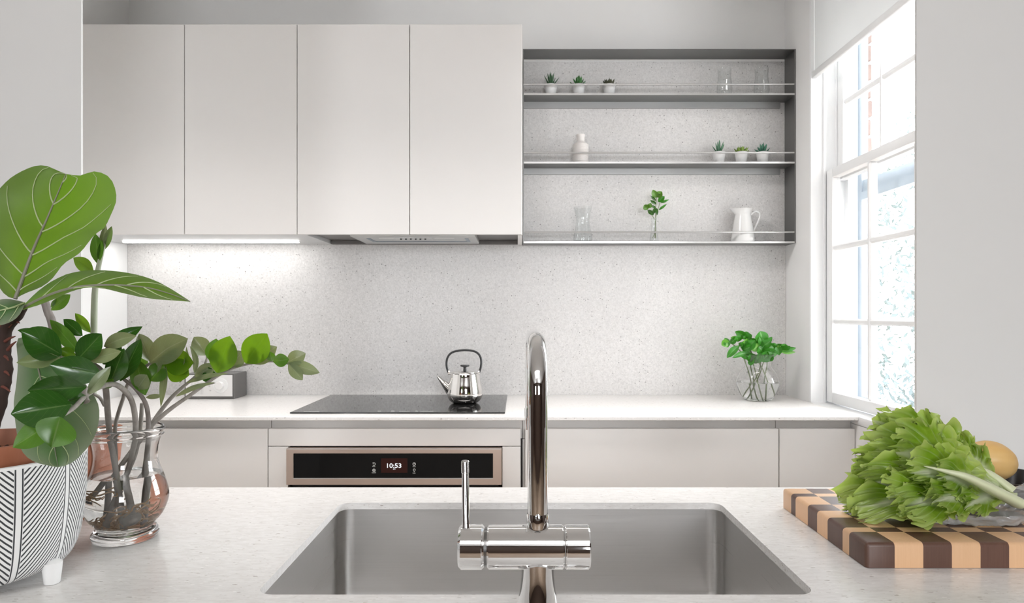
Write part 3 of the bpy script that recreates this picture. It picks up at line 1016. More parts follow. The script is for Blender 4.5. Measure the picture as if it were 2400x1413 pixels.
for k in range(9):
    x = q0.x + (q1.x - q0.x) * k / 8
    sl_.box(x - 0.0012, x + 0.0012, rd - 0.0016, rd - 0.0010, q1.z, q0.z)
sl_.build('speaker_grille', M['shelf_edge'], rf)

# =================================================================== island with sink
IB, IF_ = 1.379, 0.66
hxa, hxb, hya, hyb = -0.329, 0.3728, 0.852, 1.267


def rrect(x0, x1, y0, y1, r, z, n=6):
    out = []
    for cx, cy, a0 in ((x1 - r, y1 - r, 0), (x0 + r, y1 - r, 90), (x0 + r, y0 + r, 180), (x1 - r, y0 + r, 270)):
        for k in range(n + 1):
            a = R(a0 + 90 * k / n)
            out.append(Vector((cx + r * math.cos(a), cy + r * math.sin(a), z)))
    return out


w_ = MB()
bm = w_.bm
outer = [bm.verts.new(p) for p in ((-1.35, IF_, ZC), (1.35, IF_, ZC), (1.35, IB, ZC), (-1.35, IB, ZC))]
inner = [bm.verts.new(p) for p in rrect(hxa, hxb, hya, hyb, 0.022, ZC)]
es = [bm.edges.new((a, b)) for lp in (outer, inner) for a, b in zip(lp, lp[1:] + lp[:1])]
r_ = bmesh.ops.triangle_fill(bm, use_beauty=True, use_dissolve=False, edges=es)
ext_ = bmesh.ops.extrude_face_region(bm, geom=list(bm.faces))
bmesh.ops.translate(bm, vec=(0, 0, -0.012), verts=[g for g in ext_['geom'] if isinstance(g, bmesh.types.BMVert)])
isl = thing('island', 'white speckled stone topped island counter in the foreground', 'island', (0, 1.0, 0))
w_.build('worktop', M['quartz'], isl, ang=30)
b_ = MB().box(-1.3, 1.3, IF_ + 0.03, IF_ + 0.05, 0.1, ZC - 0.0125).box(-1.3, 1.3, IB - 0.05, IB - 0.03, 0.1, ZC - 0.0125).box(-1.3, -1.28, IF_ + 0.05, IB - 0.05, 0.1, ZC - 0.0125).box(1.28, 1.3, IF_ + 0.05, IB - 0.05, 0.1, ZC - 0.0125)
b_.build('cabinet_body', M['cabinet'], isl)
MB().box(-1.25, 1.25, IF_ + 0.1, IB - 0.1, 0, 0.1).build('plinth', M['cab_inside'], isl)

sk = thing('sink', 'brushed steel undermount sink set in the island worktop', 'sink', ((hxa + hxb) / 2, 1.06, 0.715))
s_ = MB()
e = 0.002
zt = ZC - 0.0123
bot = ZC - 0.188
rings = []
fr0 = 0.026
levels = [(0, zt), (0, bot + fr0)] + [(fr0 * (1 - math.cos(R(a))), bot + fr0 * (1 - math.sin(R(a)))) for a in (15, 30, 45, 60, 75, 90)] + [(0.10, bot - 0.002), (0.16, bot - 0.004)]
for ins, z in levels:
    rr = max(0.004, 0.027 - 0.4 * ins)
    ring = rrect(hxa - e + ins, hxb + e - ins, hya - e + ins, hyb + e - ins, rr, z, 8)
    rings.append([s_.bm.verts.new(p) for p in ring])
for a, b in zip(rings, rings[1:]):
    n = len(a)
    for k in range(n):
        s_.bm.faces.new((a[k], b[k], b[(k + 1) % n], a[(k + 1) % n]))
s_.bm.faces.new(rings[-1])
lip = [s_.bm.verts.new(p) for p in rrect(hxa - 0.02, hxb + 0.02, hya - 0.02, hyb + 0.02, 0.03, zt, 8)]
for k in range(len(lip)):
    s_.bm.faces.new((rings[0][k], rings[0][(k + 1) % len(lip)], lip[(k + 1) % len(lip)], lip[k]))
s_.build('bowl', M['sink'], sk, ang=60, fix=False)
MB().lathe([(0, 0.0005), (0.03, 0.0005), (0.044, 0.002), (0.046, 0), (0, -0.002)], ((hxa + hxb) / 2, 1.06, bot - 0.002), 40).build('drain', M['kettle'], sk)

# =================================================================== tap
td = 0.785
tx = (1260 - VX) * td / F
fa = thing('kitchen_tap', 'chrome gooseneck kitchen tap with side lever at the sink front', 'tap', (tx, td, ZC))
bp = MB()
pl = rrect(tx - 0.066, tx + 0.066, td - 0.027, td + 0.027, 0.0265, 0, 10)
ringz = [(0, ZC + 0.0004), (0, ZC + 0.005), (0.002, ZC + 0.0075), (0.006, ZC + 0.0085)]
rg = []
for ins, z in ringz:
    rg.append([bp.bm.verts.new((tx + (p.x - tx) * (1 - ins / 0.066), td + (p.y - td) * (1 - ins / 0.027), z)) for p in pl])
for a, b in zip(rg, rg[1:]):
    for k in range(len(a)):
        bp.bm.faces.new((a[k], a[(k + 1) % len(a)], b[(k + 1) % len(a)], b[k]))
bp.bm.faces.new(rg[-1])
bp.bm.faces.new(rg[0][::-1])
bp.build('base_plate', M['chrome'], fa, ang=50)
zc = ZC + 0.0825
MB().lathe([(0.0245, 0.008), (0.0225, 0.02), (0.0205, 0.035), (0.019, 0.05), (0.0185, 0.066)], (tx, td, ZC), 48).build('base_column', M['chrome'], fa)
RB = 0.0247


def xcyl(x0, x1, r, bev=0.002):
    prof = [(0, 0), (r - bev, 0), (r, bev), (r, x1 - x0 - bev), (r - bev, x1 - x0), (0, x1 - x0)]
    return MB().lathe(prof, (0, 0, 0), 56, mat4=Matrix.Translation((x0, td, zc)) @ Matrix.Rotation(R(90), 4, 'Y'))


xa = (1073 - VX) * 0.77 / F
xb = (1134 - VX) * 0.77 / F
xc = (1141 - VX) * 0.77 / F
xd = (1324.5 - VX) * 0.77 / F
xe = (1384 - VX) * 0.77 / F
xcyl(xc, xd - 0.0004, RB).build('valve_body', M['chrome'], fa)
xcyl(xd + 0.0004, xe, RB, 0.0015).build('end_cap', M['chrome'], fa)
xcyl(xa, xb, RB + 0.0003, 0.003).build('lever_cap', M['chrome'], fa)
xcyl(xb - 0.002, xc + 0.002, RB - 0.003, 0.0005).build('joint_ring', M['chrome_dark'], fa)
zt_ = ZC + 0.3275
pr = 0.0116
poleb = zc + RB * 0.9
pp = [(tx, td, poleb), (tx, td, zt_ - 0.07 - pr)]
for a in range(0, 91, 9):
    pp.append((tx, td + 0.06 * (1 - math.cos(R(a))), zt_ - 0.06 - pr + 0.06 * math.sin(R(a))))
pp.append((tx, td + 0.16, zt_ - pr + 0.001))
for a in range(0, 91, 9):
    pp.append((tx, td + 0.17 + 0.05 * math.sin(R(a)), zt_ - pr + 0.001 - 0.05 * (1 - math.cos(R(a)))))
pp.append((tx, td + 0.22, zt_ - pr - 0.11))
sp_ = MB().tube(pp, pr, 40).build('spout', M['chrome'], fa, ang=60)
MB().lathe([(0.0122, 0), (0.0126, 0.003), (0.0126, 0.014), (0.0118, 0.0165)], (tx, td, poleb), 40).build('collar', M['chrome'], fa)
MB().lathe([(0, 0), (0.0128, 0), (0.013, 0.004), (0.013, 0.03), (0.0117, 0.034)], (tx, td + 0.22, zt_ - pr - 0.135), 32).build('aerator', M['chrome'], sp_)
q = W(1260.5, 1213, td - pr)
MB().lathe([(0.0035, 0), (0.0035, 0.0014), (0.0022, 0.0018), (0.0018, 0.0002), (0, 0)], (0, 0, 0), 20, mat4=Matrix.Translation((q.x, td - pr + 0.0002, q.z)) @ Matrix.Rotation(R(90), 4, 'X')).build('set_screw', M['chrome_dark'], sp_)
lv0 = Vector((W(1093, 1245, td).x, td - 0.004, zc + RB * 0.93))
lv1 = W(1090, 1079, td + 0.012)
lvm = lv0.lerp(lv1, 0.80)
le = MB().tube([lv0, lvm], [0.0047, 0.0041], 24).build('lever', M['chrome'], fa)
kn = MB()
ax = (lv1 - lvm)
rows = []
for i in range(13):
    p = lvm + ax * (i / 12)
    row = []
    for k in range(25):
        a = 2 * math.pi * k / 24
        rad = 0.0042 + (0.00035 if (i + k) % 2 else -0.0001) if 0 < i < 12 else 0.0038
        row.append(p + Vector((math.cos(a) * rad, math.sin(a) * rad, 0)))
    rows.append(row)
kn.grid(rows)
kn.bm.faces.new([kn.bm.verts.new(p) for p in rows[-1][:-1]])
kn.build('knurled_grip', M['chrome'], le, ang=15)

# =================================================================== chopping board of end grain blocks
bz = ZC + 0.0006
TH = 0.0345
xs_ = [0.4785 + 0.0394 * k for k in range(12)]
ys_ = [0.9396]
for w in (0.048, 0.020, 0.049, 0.037, 0.035, 0.050, 0.019, 0.040):
    ys_.append(ys_[-1] + w)
cb = thing('chopping_board', 'thick chequered walnut and maple end grain chopping board under the lettuce', 'board', ((xs_[0] + xs_[-1]) / 2, 1.09, bz))
for i in range(11):
    for j in range(8):
        q = MB().box(xs_[i], xs_[i + 1], ys_[j], ys_[j + 1], bz, bz + TH)
        q.bm.edges.ensure_lookup_table()
        sel = []
        for ed in q.bm.edges:
            a, b = ed.verts[0].co, ed.verts[1].co
            top = min(a.z, b.z) > bz + TH - 1e-5
            onx = lambda v: (i == 0 and abs(v.x - xs_[0]) < 1e-5) or (i == 10 and abs(v.x - xs_[-1]) < 1e-5)
            ony = lambda v: (j == 0 and abs(v.y - ys_[0]) < 1e-5) or (j == 7 and abs(v.y - ys_[-1]) < 1e-5)
            if top and ((onx(a) and onx(b)) or (ony(a) and ony(b))):
                sel.append(ed)
            elif not top and onx(a) and onx(b) and ony(a) and ony(b):
                sel.append(ed)
        if sel:
            bmesh.ops.bevel(q.bm, geom=sel, offset=0.0055, segments=3, affect='EDGES', profile=0.5)
        q.build('wood_block', M['walnut'] if (i + j) % 2 == 0 else M['maple'], cb, ang=50)
bt = bz + TH + 0.0004

# =================================================================== black tray and melon
tr = thing('tray', 'black shallow tray behind the lettuce at the board edge', 'tray', (0.87, 1.18, bt))
t_ = MB()
trg = []
for ins, z in ((0.012, bt), (0.0, bt + 0.036), (0.003, bt + 0.036), (0.014, bt + 0.004), (0.05, bt + 0.004)):
    trg.append([t_.bm.verts.new(p) for p in rrect(0.768 + ins, 0.908 - ins, 1.112 + ins, 1.236 - ins, 0.02 if ins < 0.04 else 0.008, z, 6)])
for a, b in zip(trg, trg[1:]):
    for k in range(len(a)):
        t_.bm.faces.new((a[k], a[(k + 1) % len(a)], b[(k + 1) % len(a)], b[k]))
t_.bm.faces.new(trg[0][::-1])
t_.bm.faces.new(trg[-1])
t_.build('body', M['rubber'], tr, ang=40)
mp = W(2320, 1079, 1.185)
me_ = MB()
rot = Matrix.Rotation(R(12), 4, 'Y')
bmesh.ops.create_uvsphere(me_.bm, u_segments=48, v_segments=28, radius=1)
for v in me_.bm.verts:
    a = math.atan2(v.co.y, v.co.z)
    rr = 1 + 0.012 * math.cos(9 * a)
    x = v.co.x
    v.co = Vector((x * 0.0435, v.co.y * 0.034 * rr, v.co.z * 0.0335 * rr))
bmesh.ops.transform(me_.bm, matrix=Matrix.Translation(mp) @ rot, verts=me_.bm.verts)
mel = thing('melon', 'small yellow melon sitting behind the lettuce on the right', 'melon', (mp.x, mp.y, mp.z - 0.034))
me_.build('skin', M['melon'], mel, ang=180)
MB().lathe([(0, 0.003), (0.004, 0.002), (0.0045, 0)], (0, 0, 0), 12, mat4=Matrix.Translation(mp) @ rot @ Matrix.Translation((0.0435, 0, 0)) @ Matrix.Rotation(R(90), 4, 'Y')).build('stem_scar', M['bark'], mel)

# =================================================================== lettuce
lt_ = thing('lettuce', 'frilly green leaf lettuce lying on the chequered board', 'lettuce', (0.66, 1.08, bt))


def lettuce_leaf(B, T, h, wid, side_hint, seed, amp=0.012, cup=0.25, ns=84, nt=25, tip=0.72):
    rnd = random.Random(seed)
    B, T = Vector(B), Vector(T)
    up = Vector((0, 0, 1))
    C = B.lerp(T, 0.55) + up * h
    sh_ = Vector(side_hint).normalized()
    ph = [rnd.uniform(0, 6.28) for _ in range(7)]
    curl = wid * rnd.uniform(-0.45, 0.4)
    prof = [0.16, 0.19, 0.25, 0.36, 0.52, 0.72, 0.90, 1.0, 1.0, 0.90, tip]
    rows, uvs = [], []
    for i in range(ns + 1):
        s = i / ns
        p = B * (1 - s) ** 2 + C * 2 * s * (1 - s) + T * s * s
        tg = ((C - B) * (1 - s) + (T - C) * s).normalized()
        sd = (sh_ - tg * sh_.dot(tg)).normalized()
        nm = sd.cross(tg)
        if nm.y > 0:
            nm = -nm
        hw = wid * lerp_list(prof, s)
        row, uvr = [], []
        for j in range(-nt, nt + 1):
            t_ = j / nt
            ang = math.atan2(t_, (s - 0.45) * 1.4)
            edge = max(abs(t_), max(0, (s - 0.62) / 0.38))
            e_ = edge ** 2.6 * min(1, s * 2.0)
            mod = 0.75 + 0.5 * math.sin(3 * ang + ph[5])
            w1 = math.sin(17 * ang + ph[0] + 1.3 * math.sin(5 * ang + ph[3]))
            w2 = math.sin(41 * ang + ph[1] + 1.5 * math.sin(11 * ang + ph[2]))
            w3 = math.sin(83 * ang + ph[2] + 1.5 * math.sin(23 * ang))
            ruf = amp * mod * (0.85 * e_ * w1 + 0.5 * e_ ** 1.6 * w2 + 0.2 * e_ ** 3 * w3 + 0.5 * e_ * math.sin(7 * ang + ph[6]))
            ruf += amp * 0.22 * math.sin(24 * s + ph[4]) * abs(t_) * s
            e4 = e_ ** 2.5
            out = 1 + e4 * (0.10 * math.sin(17 * ang + ph[4]) + 0.09 * math.sin(47 * ang + ph[0]) + 0.05 * w3)
            lng = wid * e4 * (0.12 * math.cos(17 * ang + ph[0]) + 0.10 * math.cos(41 * ang + ph[1]) + 0.05 * math.cos(83 * ang))
            ribh = 0.005 * (1 - s) * math.exp(-(t_ / 0.25) ** 2)
            row.append(p + sd * (t_ * hw * out) + nm * (cup * hw * t_ * t_ + ruf + ribh + curl * max(0, (s - 0.7) / 0.3) ** 2) + tg * lng)
            uvr.append((0.5 + t_ / 2, s))
        rows.append(row)
        uvs.append(uvr)
    zmin = bt + 0.001
    for row in rows:
        for q in row:
            if q.z < zmin:
                q.z = zmin + 0.0008 * rnd.random()
    MB().grid(rows, uvs).build('leaf', M['lettuce'], lt_, ang=180, fix=False)


base = W(2368, 1166, 1.07)
BX = lambda a, b, c: base + Vector((a, b, c))
LV = [  # tip px, py, depth, arch, half width, side hint, ruffle, cup
    (2105, 990, 1.20, 0.030, 0.050, (0.25, 0.8, 0.5), 0.011, -0.1),
    (2062, 1000, 1.18, 0.028, 0.050, (0.15, 0.7, 0.7), 0.011, -0.1),
    (2140, 1000, 1.22, 0.030, 0.046, (0.4, 0.8, 0.4), 0.010, 0.1),
    (2040, 1030, 1.17, 0.025, 0.052, (0, 0.6, 0.9), 0.011, 0.2),
    (2025, 1070, 1.16, 0.02, 0.052, (0, 0.5, 1), 0.011, 0.2),
    (2010, 1105, 1.14, 0.015, 0.050, (0, 0.5, 1), 0.011, 0.25),
    (2200, 1035, 1.21, 0.028, 0.036, (0.5, 0.8, 0.4), 0.009, 0.1),
    (2235, 1065, 1.19, 0.024, 0.033, (0.5, 0.8, 0.5), 0.009, 0.1),
    (2262, 1085, 1.17, 0.018, 0.028, (0.5, 0.8, 0.5), 0.008, 0.1),
    (2000, 1140, 1.12, 0.012, 0.046, (0, 0.6, 1), 0.011, 0.2),
    (2078, 1022, 1.13, 0.030, 0.052, (0.1, 0.5, 1), 0.012, 0.3),
    (2050, 1070, 1.11, 0.022, 0.052, (0, 0.4, 1), 0.012, 0.3),
    (1985, 1168, 1.08, 0.006, 0.042, (0, 0.9, 0.7), 0.010, 0.1),
    (2100, 1062, 1.075, 0.026, 0.056, (0.1, 0.35, 1), 0.012, 0.35),
    (2040, 1130, 1.07, 0.014, 0.042, (0, 0.5, 1), 0.012, 0.3),
    (2012, 1182, 1.04, 0.003, 0.040, (0, 1, 0.5), 0.010, 0.1),
    (2075, 1172, 1.015, 0.010, 0.044, (0, 0.7, 0.9), 0.012, 0.2),
    (2140, 1110, 1.03, 0.020, 0.042, (0.1, 0.4, 1), 0.011, 0.35),
    (2125, 1182, 0.995, 0.008, 0.036, (0, 0.8, 0.7), 0.011, 0.15),
    (2185, 1178, 0.995, 0.010, 0.030, (0, 0.8, 0.8), 0.010, 0.2),
    (2265, 1188, 1.005, 0.006, 0.022, (0, 0.9, 0.7), 0.008, 0.2),
    (2205, 1120, 1.02, 0.016, 0.032, (0.2, 0.4, 1), 0.009, 0.35),
]
for i, (x, y, d, h, w, sh_, am, cp_) in enumerate(LV):
    rnd = random.Random(i)
    tip = W(x, y, d)
    lettuce_leaf(BX(rnd.uniform(-0.02, 0.0), rnd.uniform(-0.014, 0.018), rnd.uniform(-0.006, 0.012)), tip, h, w, sh_, 30 + i, am, cp_)
# pale stalk on the near side of the head, fanning out into veins
RB_ = mat('lettuce_rib', (0.66, 0.70, 0.47), 0.35)
for k, (pts, r0) in enumerate((
        ([(2385, 1178, 1.03), (2330, 1150, 1.022), (2265, 1118, 1.017), (2215, 1104, 1.02), (2165, 1092, 1.03)], (0.016, 0.0145, 0.0105, 0.006, 0.001)),
        ([(2375, 1150, 1.07), (2320, 1110, 1.09), (2270, 1090, 1.11)], (0.012, 0.009, 0.003)))):
    MB().tube([W(*q) for q in smooth_path(pts, 6)], list(r0), 14, flat=0.55).build('rib', RB_, lt_, ang=60)

# clear plastic bag gathered under and behind the lettuce base
bg = thing('plastic_bag', 'clear crinkled plastic bag around the base of the lettuce', 'bag', (base.x, base.y, bt))
rows = []
for i in range(49):
    s = i / 48
    xx = base.x - 0.16 + 0.205 * s
    k = max(0, s - 0.62) / 0.38
    half = (0.050 + 0.012 * math.sin(s * 3.1)) * (1 - 0.40 * k)
    row = []
    for j in range(41):
        a0, sp = 190 - 70 * k, 140 + 150 * k
        a = R(a0 + sp * j / 40)
        n_ = noise.noise(Vector((xx * 60, j * 0.7, 3))) * 0.006 + noise.noise(Vector((xx * 150, j * 1.3, 9))) * 0.004
        n_ += 0.010 * k * math.sin(j * 1.45 + 9 * s) + 0.02 * max(0, k - 0.6) * math.sin(j * 0.9)
        y = base.y - 0.008 + (half + n_) * math.cos(a)
        zz = base.z - 0.002 + (half * 0.66 + n_) * math.sin(a)
        row.append(Vector((xx + (0.008 * math.sin(j * 1.3) if i in (0, 48) else 0), y, max(zz, bt + 0.0006))))
    rows.append(row)
MB().grid(rows).build('film', M['film'], bg, ang=180, fix=False)

# =================================================================== things on the wall shelf
def spike(mb, base, direc, length, w, curve=0.15):
    """one fleshy pointed leaf"""
    d = direc.normalized()
    side = d.cross(Vector((0, 0, 1)))
    side = side.normalized() if side.length > 1e-3 else Vector((1, 0, 0))
    up = side.cross(d)
    prof = [(0, 0.75), (0.25, 1.0), (0.6, 0.8), (0.85, 0.42), (1, 0.04)]
    pts = [base + d * length * s + up * curve * length * s * s for s, _ in prof]
    mb.tube(pts, [w * r for _, r in prof], 6, flat=0.55)


def succulent(px, row, lab, leaves, col, depth=2.905, pot_r=0.0263, pot_h=0.053):
    z0 = SH[row] + 0.0008
    x = (px - VX) * depth / F
    c = Vector((x, depth, z0))
    th = thing('potted_succulent', lab, 'plant', c, 'small succulents in white pots on the wall shelf')
    prof = [(0, 0), (pot_r * 0.72, 0), (pot_r * 0.76, 0.002), (pot_r, pot_h - 0.006), (pot_r * 1.05, pot_h - 0.005), (pot_r * 1.05, pot_h), (pot_r * 0.95, pot_h), (pot_r * 0.9, pot_h - 0.008), (0, pot_h - 0.008)]
    MB().lathe(prof, c, 32).build('pot', M['pot_white'], th)
    MB().lathe([(pot_r * 0.9, pot_h - 0.0078), (0, pot_h - 0.005)], c, 20).build('soil', M['soil'], th)
    mt = bpy.data.materials.get('succulent_' + col[0]) or mat('succulent_' + col[0], col[1], 0.4)
    rnd = random.Random(int(px))
    kind, n = leaves
    b0 = c + Vector((0, 0, pot_h - 0.006))
    for k in range(n):
        a = k * 2.39996 + rnd.uniform(-0.2, 0.2)
        f = (k + 0.5) / n
        if kind == 'aloe':
            el = R(88 - 46 * f)
            L = 0.058 - 0.012 * f + rnd.uniform(-0.006, 0.006)
            wd, cv = 0.0042, 0.05
        elif kind == 'fan':
            el = R(86 - 66 * f)
            L = 0.045 - 0.008 * f + rnd.uniform(-0.004, 0.004)
            wd, cv = 0.006, 0.12
        else:
            el = R(82 - 70 * f)
            L = 0.024 + 0.014 * f
            wd, cv = 0.0085, 0.3
        d = Vector((math.cos(a) * math.cos(el), math.sin(a) * math.cos(el), math.sin(el)))
        mb = MB()
        spike(mb, b0 + Vector((math.cos(a), math.sin(a), 0)) * 0.005 * f, d, L, wd, cv)
        mb.build('leaf', mt, th, ang=60)


GD = ('dark_green', (0.03, 0.085, 0.035))
GB = ('green', (0.04, 0.15, 0.035))
GR = ('bronze', (0.045, 0.05, 0.022))
GL = ('lime', (0.15, 0.24, 0.035))
GT = ('teal', (0.045, 0.16, 0.10))
GA = ('grey_green', (0.06, 0.16, 0.085))
succulent(1291, 0, 'white potted spiky dark green aloe, leftmost on the top shelf', ('aloe', 15), GD)
succulent(1356.5, 0, 'white potted bright green succulent, second on the top shelf', ('fan', 18), GB)
succulent(1428, 0, 'white potted brownish dark rosette succulent on the top shelf', ('rosette', 24), GR)
succulent(1685, 1, 'white potted slender grey green aloe on the middle shelf', ('aloe', 13), GA)
succulent(1737.5, 1, 'white potted lime green rosette succulent on the middle shelf', ('rosette', 22), GL)
succulent(1787.5, 1, 'white potted teal succulent nearest the window on the middle shelf', ('fan', 18), GT)

# white ribbed bottle
bd_ = 2.90
c = Vector(((1361 - VX) * bd_ / F, bd_, SH[1] + 0.0008))
bo = thing('bottle', 'off white ribbed ceramic bottle at the left of the middle shelf', 'bottle', c)
pf = [(0, 0), (0.031, 0), (0.034, 0.004)]
z = 0.008
while z < 0.080:
    pf += [(0.0335, z), (0.0322, z + 0.002), (0.0335, z + 0.004)]
    z += 0.005
pf += [(0.033, 0.084), (0.026, 0.090), (0.017, 0.095), (0.0155, 0.100), (0.0165, 0.107), (0.0165, 0.118), (0.0185, 0.120), (0.0185, 0.127), (0.014, 0.128), (0.013, 0.11), (0, 0.11)]
MB().lathe(pf, c, 48).build('body', mat('bottle_glaze', (0.80, 0.765, 0.74), 0.4), bo, ang=50)


# clear tumblers
def tumbler(px, lab):
    d = 2.905
    c = Vector(((px - VX) * d / F, d, SH[0] + 0.0008))
    th = thing('tumbler', lab, 'glass', c, 'clear tumblers on the top shelf')
    prof = [(0, 0), (0.026, 0), (0.029, 0.006), (0.0315, 0.028), (0.031, 0.052), (0.0275, 0.078), (0.027, 0.095), (0.0285, 0.122), (0.0275, 0.122), (0.0258, 0.095), (0.0265, 0.078), (0.0298, 0.052), (0.0302, 0.028), (0.027, 0.012), (0, 0.012)]
    mb = MB().lathe(prof, c, 48)
    for v in mb.bm.verts:
        dx, dy = v.co.x - c.x, v.co.y - c.y
        rr = math.hypot(dx, dy)
        if rr > 0.024 and v.co.z - c.z < 0.06:
            k = 1 + 0.02 * math.cos(16 * math.atan2(dy, dx))
            v.co.x, v.co.y = c.x + dx * k, c.y + dy * k
    mb.build('body', M['tumbler'], th, ang=60)


tumbler(1698, 'clear fluted glass tumbler, left of the two on the top shelf')
tumbler(1785, 'clear fluted glass tumbler nearest the shelf side on the top shelf')

# glass carafe on the bottom shelf
d = 2.90
c = Vector(((1366 - VX) * d / F, d, SH[2] + 0.0008))
ca = thing('carafe', 'clear waisted glass carafe at the left of the bottom shelf', 'carafe', c)
MB().lathe(smooth_path([(0.0, 0.001), (0.036, 0.001), (0.039, 0.006), (0.0385, 0.03), (0.033, 0.06), (0.0285, 0.085), (0.029, 0.108), (0.034, 0.135), (0.038, 0.152)], 4) + smooth_path([(0.037, 0.152), (0.0328, 0.135), (0.0278, 0.108), (0.0273, 0.085), (0.0318, 0.06), (0.037, 0.03), (0.036, 0.010), (0, 0.009)], 4), c, 56).build('body', M['tumbler'], ca, ang=60)

# white jug
d = 2.90
c = Vector(((1741 - VX) * d / F, d, SH[2] + 0.0008))
ju = thing('jug', 'white enamel jug with looped handle at the right of the bottom shelf', 'jug', c)
prof = smooth_path([(0, 0.0), (0.047, 0.0), (0.049, 0.003), (0.046, 0.03), (0.0395, 0.075), (0.034, 0.105), (0.0325, 0.122), (0.036, 0.135), (0.041, 0.143)], 4)
mb = MB().lathe(prof + [(0.0395, 0.143), (0.034, 0.134), (0.031, 0.121), (0.032, 0.105), (0.037, 0.075), (0.043, 0.03), (0.044, 0.006), (0, 0.005)], c, 56)
for v in mb.bm.verts:
    h = v.co.z - c.z
    dx, dy = v.co.x - c.x, v.co.y - c.y
    if h > 0.118 and dx < 0:
        k = (h - 0.118) / 0.025
        w_ = math.exp(-(dy / 0.018) ** 2)
        v.co.x -= 0.020 * k * w_
        v.co.z += 0.004 * k * w_
mb.build('body', M['ceramic'], ju, ang=60)
hp = [(0.034, 0.118), (0.050, 0.132), (0.066, 0.130), (0.0715, 0.114), (0.066, 0.094), (0.054, 0.070), (0.0455, 0.050), (0.043, 0.04)]
MB().tube([c + Vector((x, 0, z)) for x, z in smooth_path(hp, 5)], 0.0036, 10).build('handle', M['ceramic'], ju)
fo = MB().lathe([(0, 0.002), (0.016, 0.0015), (0.019, 0.0)], (0, 0, 0), 24, mat4=Matrix.Translation(c + Vector((0.006, -0.0445, 0.012))) @ Matrix.Rotation(R(84), 4, 'X') @ Matrix.Diagonal((1.2, 0.7, 1, 1)))
fo.build('embossed_shell', M['ceramic'], ju)


# ------------------------------------------------------------------- leaves measured on the photograph
OVATE = [0.06, 0.40, 0.70, 0.90, 1.0, 1.02, 0.97, 0.86, 0.68, 0.40, 0.02]
BROAD = [0.08, 0.50, 0.80, 0.97, 1.05, 1.06, 1.00, 0.89, 0.70, 0.40, 0.02]
LANCE = [0.05, 0.5, 0.8, 0.95, 1.0, 0.98, 0.9, 0.75, 0.55, 0.3, 0.02]


class Leaf:
    """mid: (px, py, depth) from base to tip; wr/wl half widths to the right/left of the direction
    of growth; dr/dl how far (m) those margins lie nearer (-) or farther (+) than the midrib"""

    def __init__(self, mid, wr, wl, dr=0.0, dl=0.0, prof=OVATE, ns=12, nt=4, fold=0.0, cup=0.0, wave=0.0, seed=0):
        self.mid = resample(smooth_path(mid, 8), 40)
        self.wr, self.wl, self.dr, self.dl = wr, wl, dr, dl
        self.prof = prof
        self.ns, self.nt = ns, nt
        self.wave, self.seed, self.cup = wave, seed, cup

    def at(self, s, t, off=0.0):
        m = lerp_list([Vector(p) for p in self.mid], s)
        a = lerp_list([Vector(p) for p in self.mid], max(0, s - 0.04))
        b = lerp_list([Vector(p) for p in self.mid], min(1, s + 0.04))
        e = Vector((b.x - a.x, b.y - a.y))
        e = e.normalized() if e.length > 1e-6 else Vector((0, -1))
        n = Vector((-e.y, e.x))
        pr = (lerp_list(self.prof[0], s), lerp_list(self.prof[1], s)) if isinstance(self.prof, tuple) else (lerp_list(self.prof, s),) * 2
        right = t > 0
        u = abs(t)
        hw = (self.wr * pr[0] if right else self.wl * pr[1])
        dd = (self.dr if right else self.dl)
        shape = lerp_list(self.prof[0] if isinstance(self.prof, tuple) and right else (self.prof[1] if isinstance(self.prof, tuple) else self.prof), s)
        dep = m.z + dd * (u ** 1.2) * shape + self.cup * (u * u) * shape + off
        if self.wave:
            dep += self.wave * u * u * math.sin(14 * s + self.seed + (2 if right else 0))
        px = m.x + n.x * t / max(u, 1e-6) * hw * u if u > 0 else m.x
        py = m.y + n.y * t / max(u, 1e-6) * hw * u if u > 0 else m.y
        return W(px, py, dep)

    def build(self, name, m, parent, top_to_camera=True):
        rows, uvs = [], []
        for i in range(self.ns + 1):
            s = i / self.ns
            rows.append([self.at(s, j / self.nt) for j in range(-self.nt, self.nt + 1)])
            uvs.append([(0.5 + 0.5 * j / self.nt, s) for j in range(-self.nt, self.nt + 1)])
        # a quad run left->right then up faces the camera when growth points up
        return MB().grid(rows, uvs, flip=not top_to_camera).build(name, m, parent, ang=180, fix=False)


def qleaf(parent, mt, base, tip, w, d0, d1, top=True, wr=None, prof=OVATE, bend=0.0, tilt=0.006, seed=0):
    """a quick leaf between two measured points"""
    mx_, my_ = (base[0] + tip[0]) / 2, (base[1] + tip[1]) / 2
    ex, ey = tip[0] - base[0], tip[1] - base[1]
    L = math.hypot(ex, ey) or 1
    mid = [(base[0], base[1], d0), (mx_ - ey / L * bend, my_ + ex / L * bend, (d0 + d1) / 2 - 0.004), (tip[0], tip[1], d1)]
    hw = w / 2 * 1.2
    hm = hw * d0 / F
    sg = math.sin(base[0] * 1.7 + tip[1] * 2.3)
    lf = Leaf(mid, hw if wr is None else wr, hw, hm * (-0.45 + 0.55 * sg), hm * (-0.45 - 0.55 * sg), prof)
    return lf.build('leaf', M[mt], parent, top)


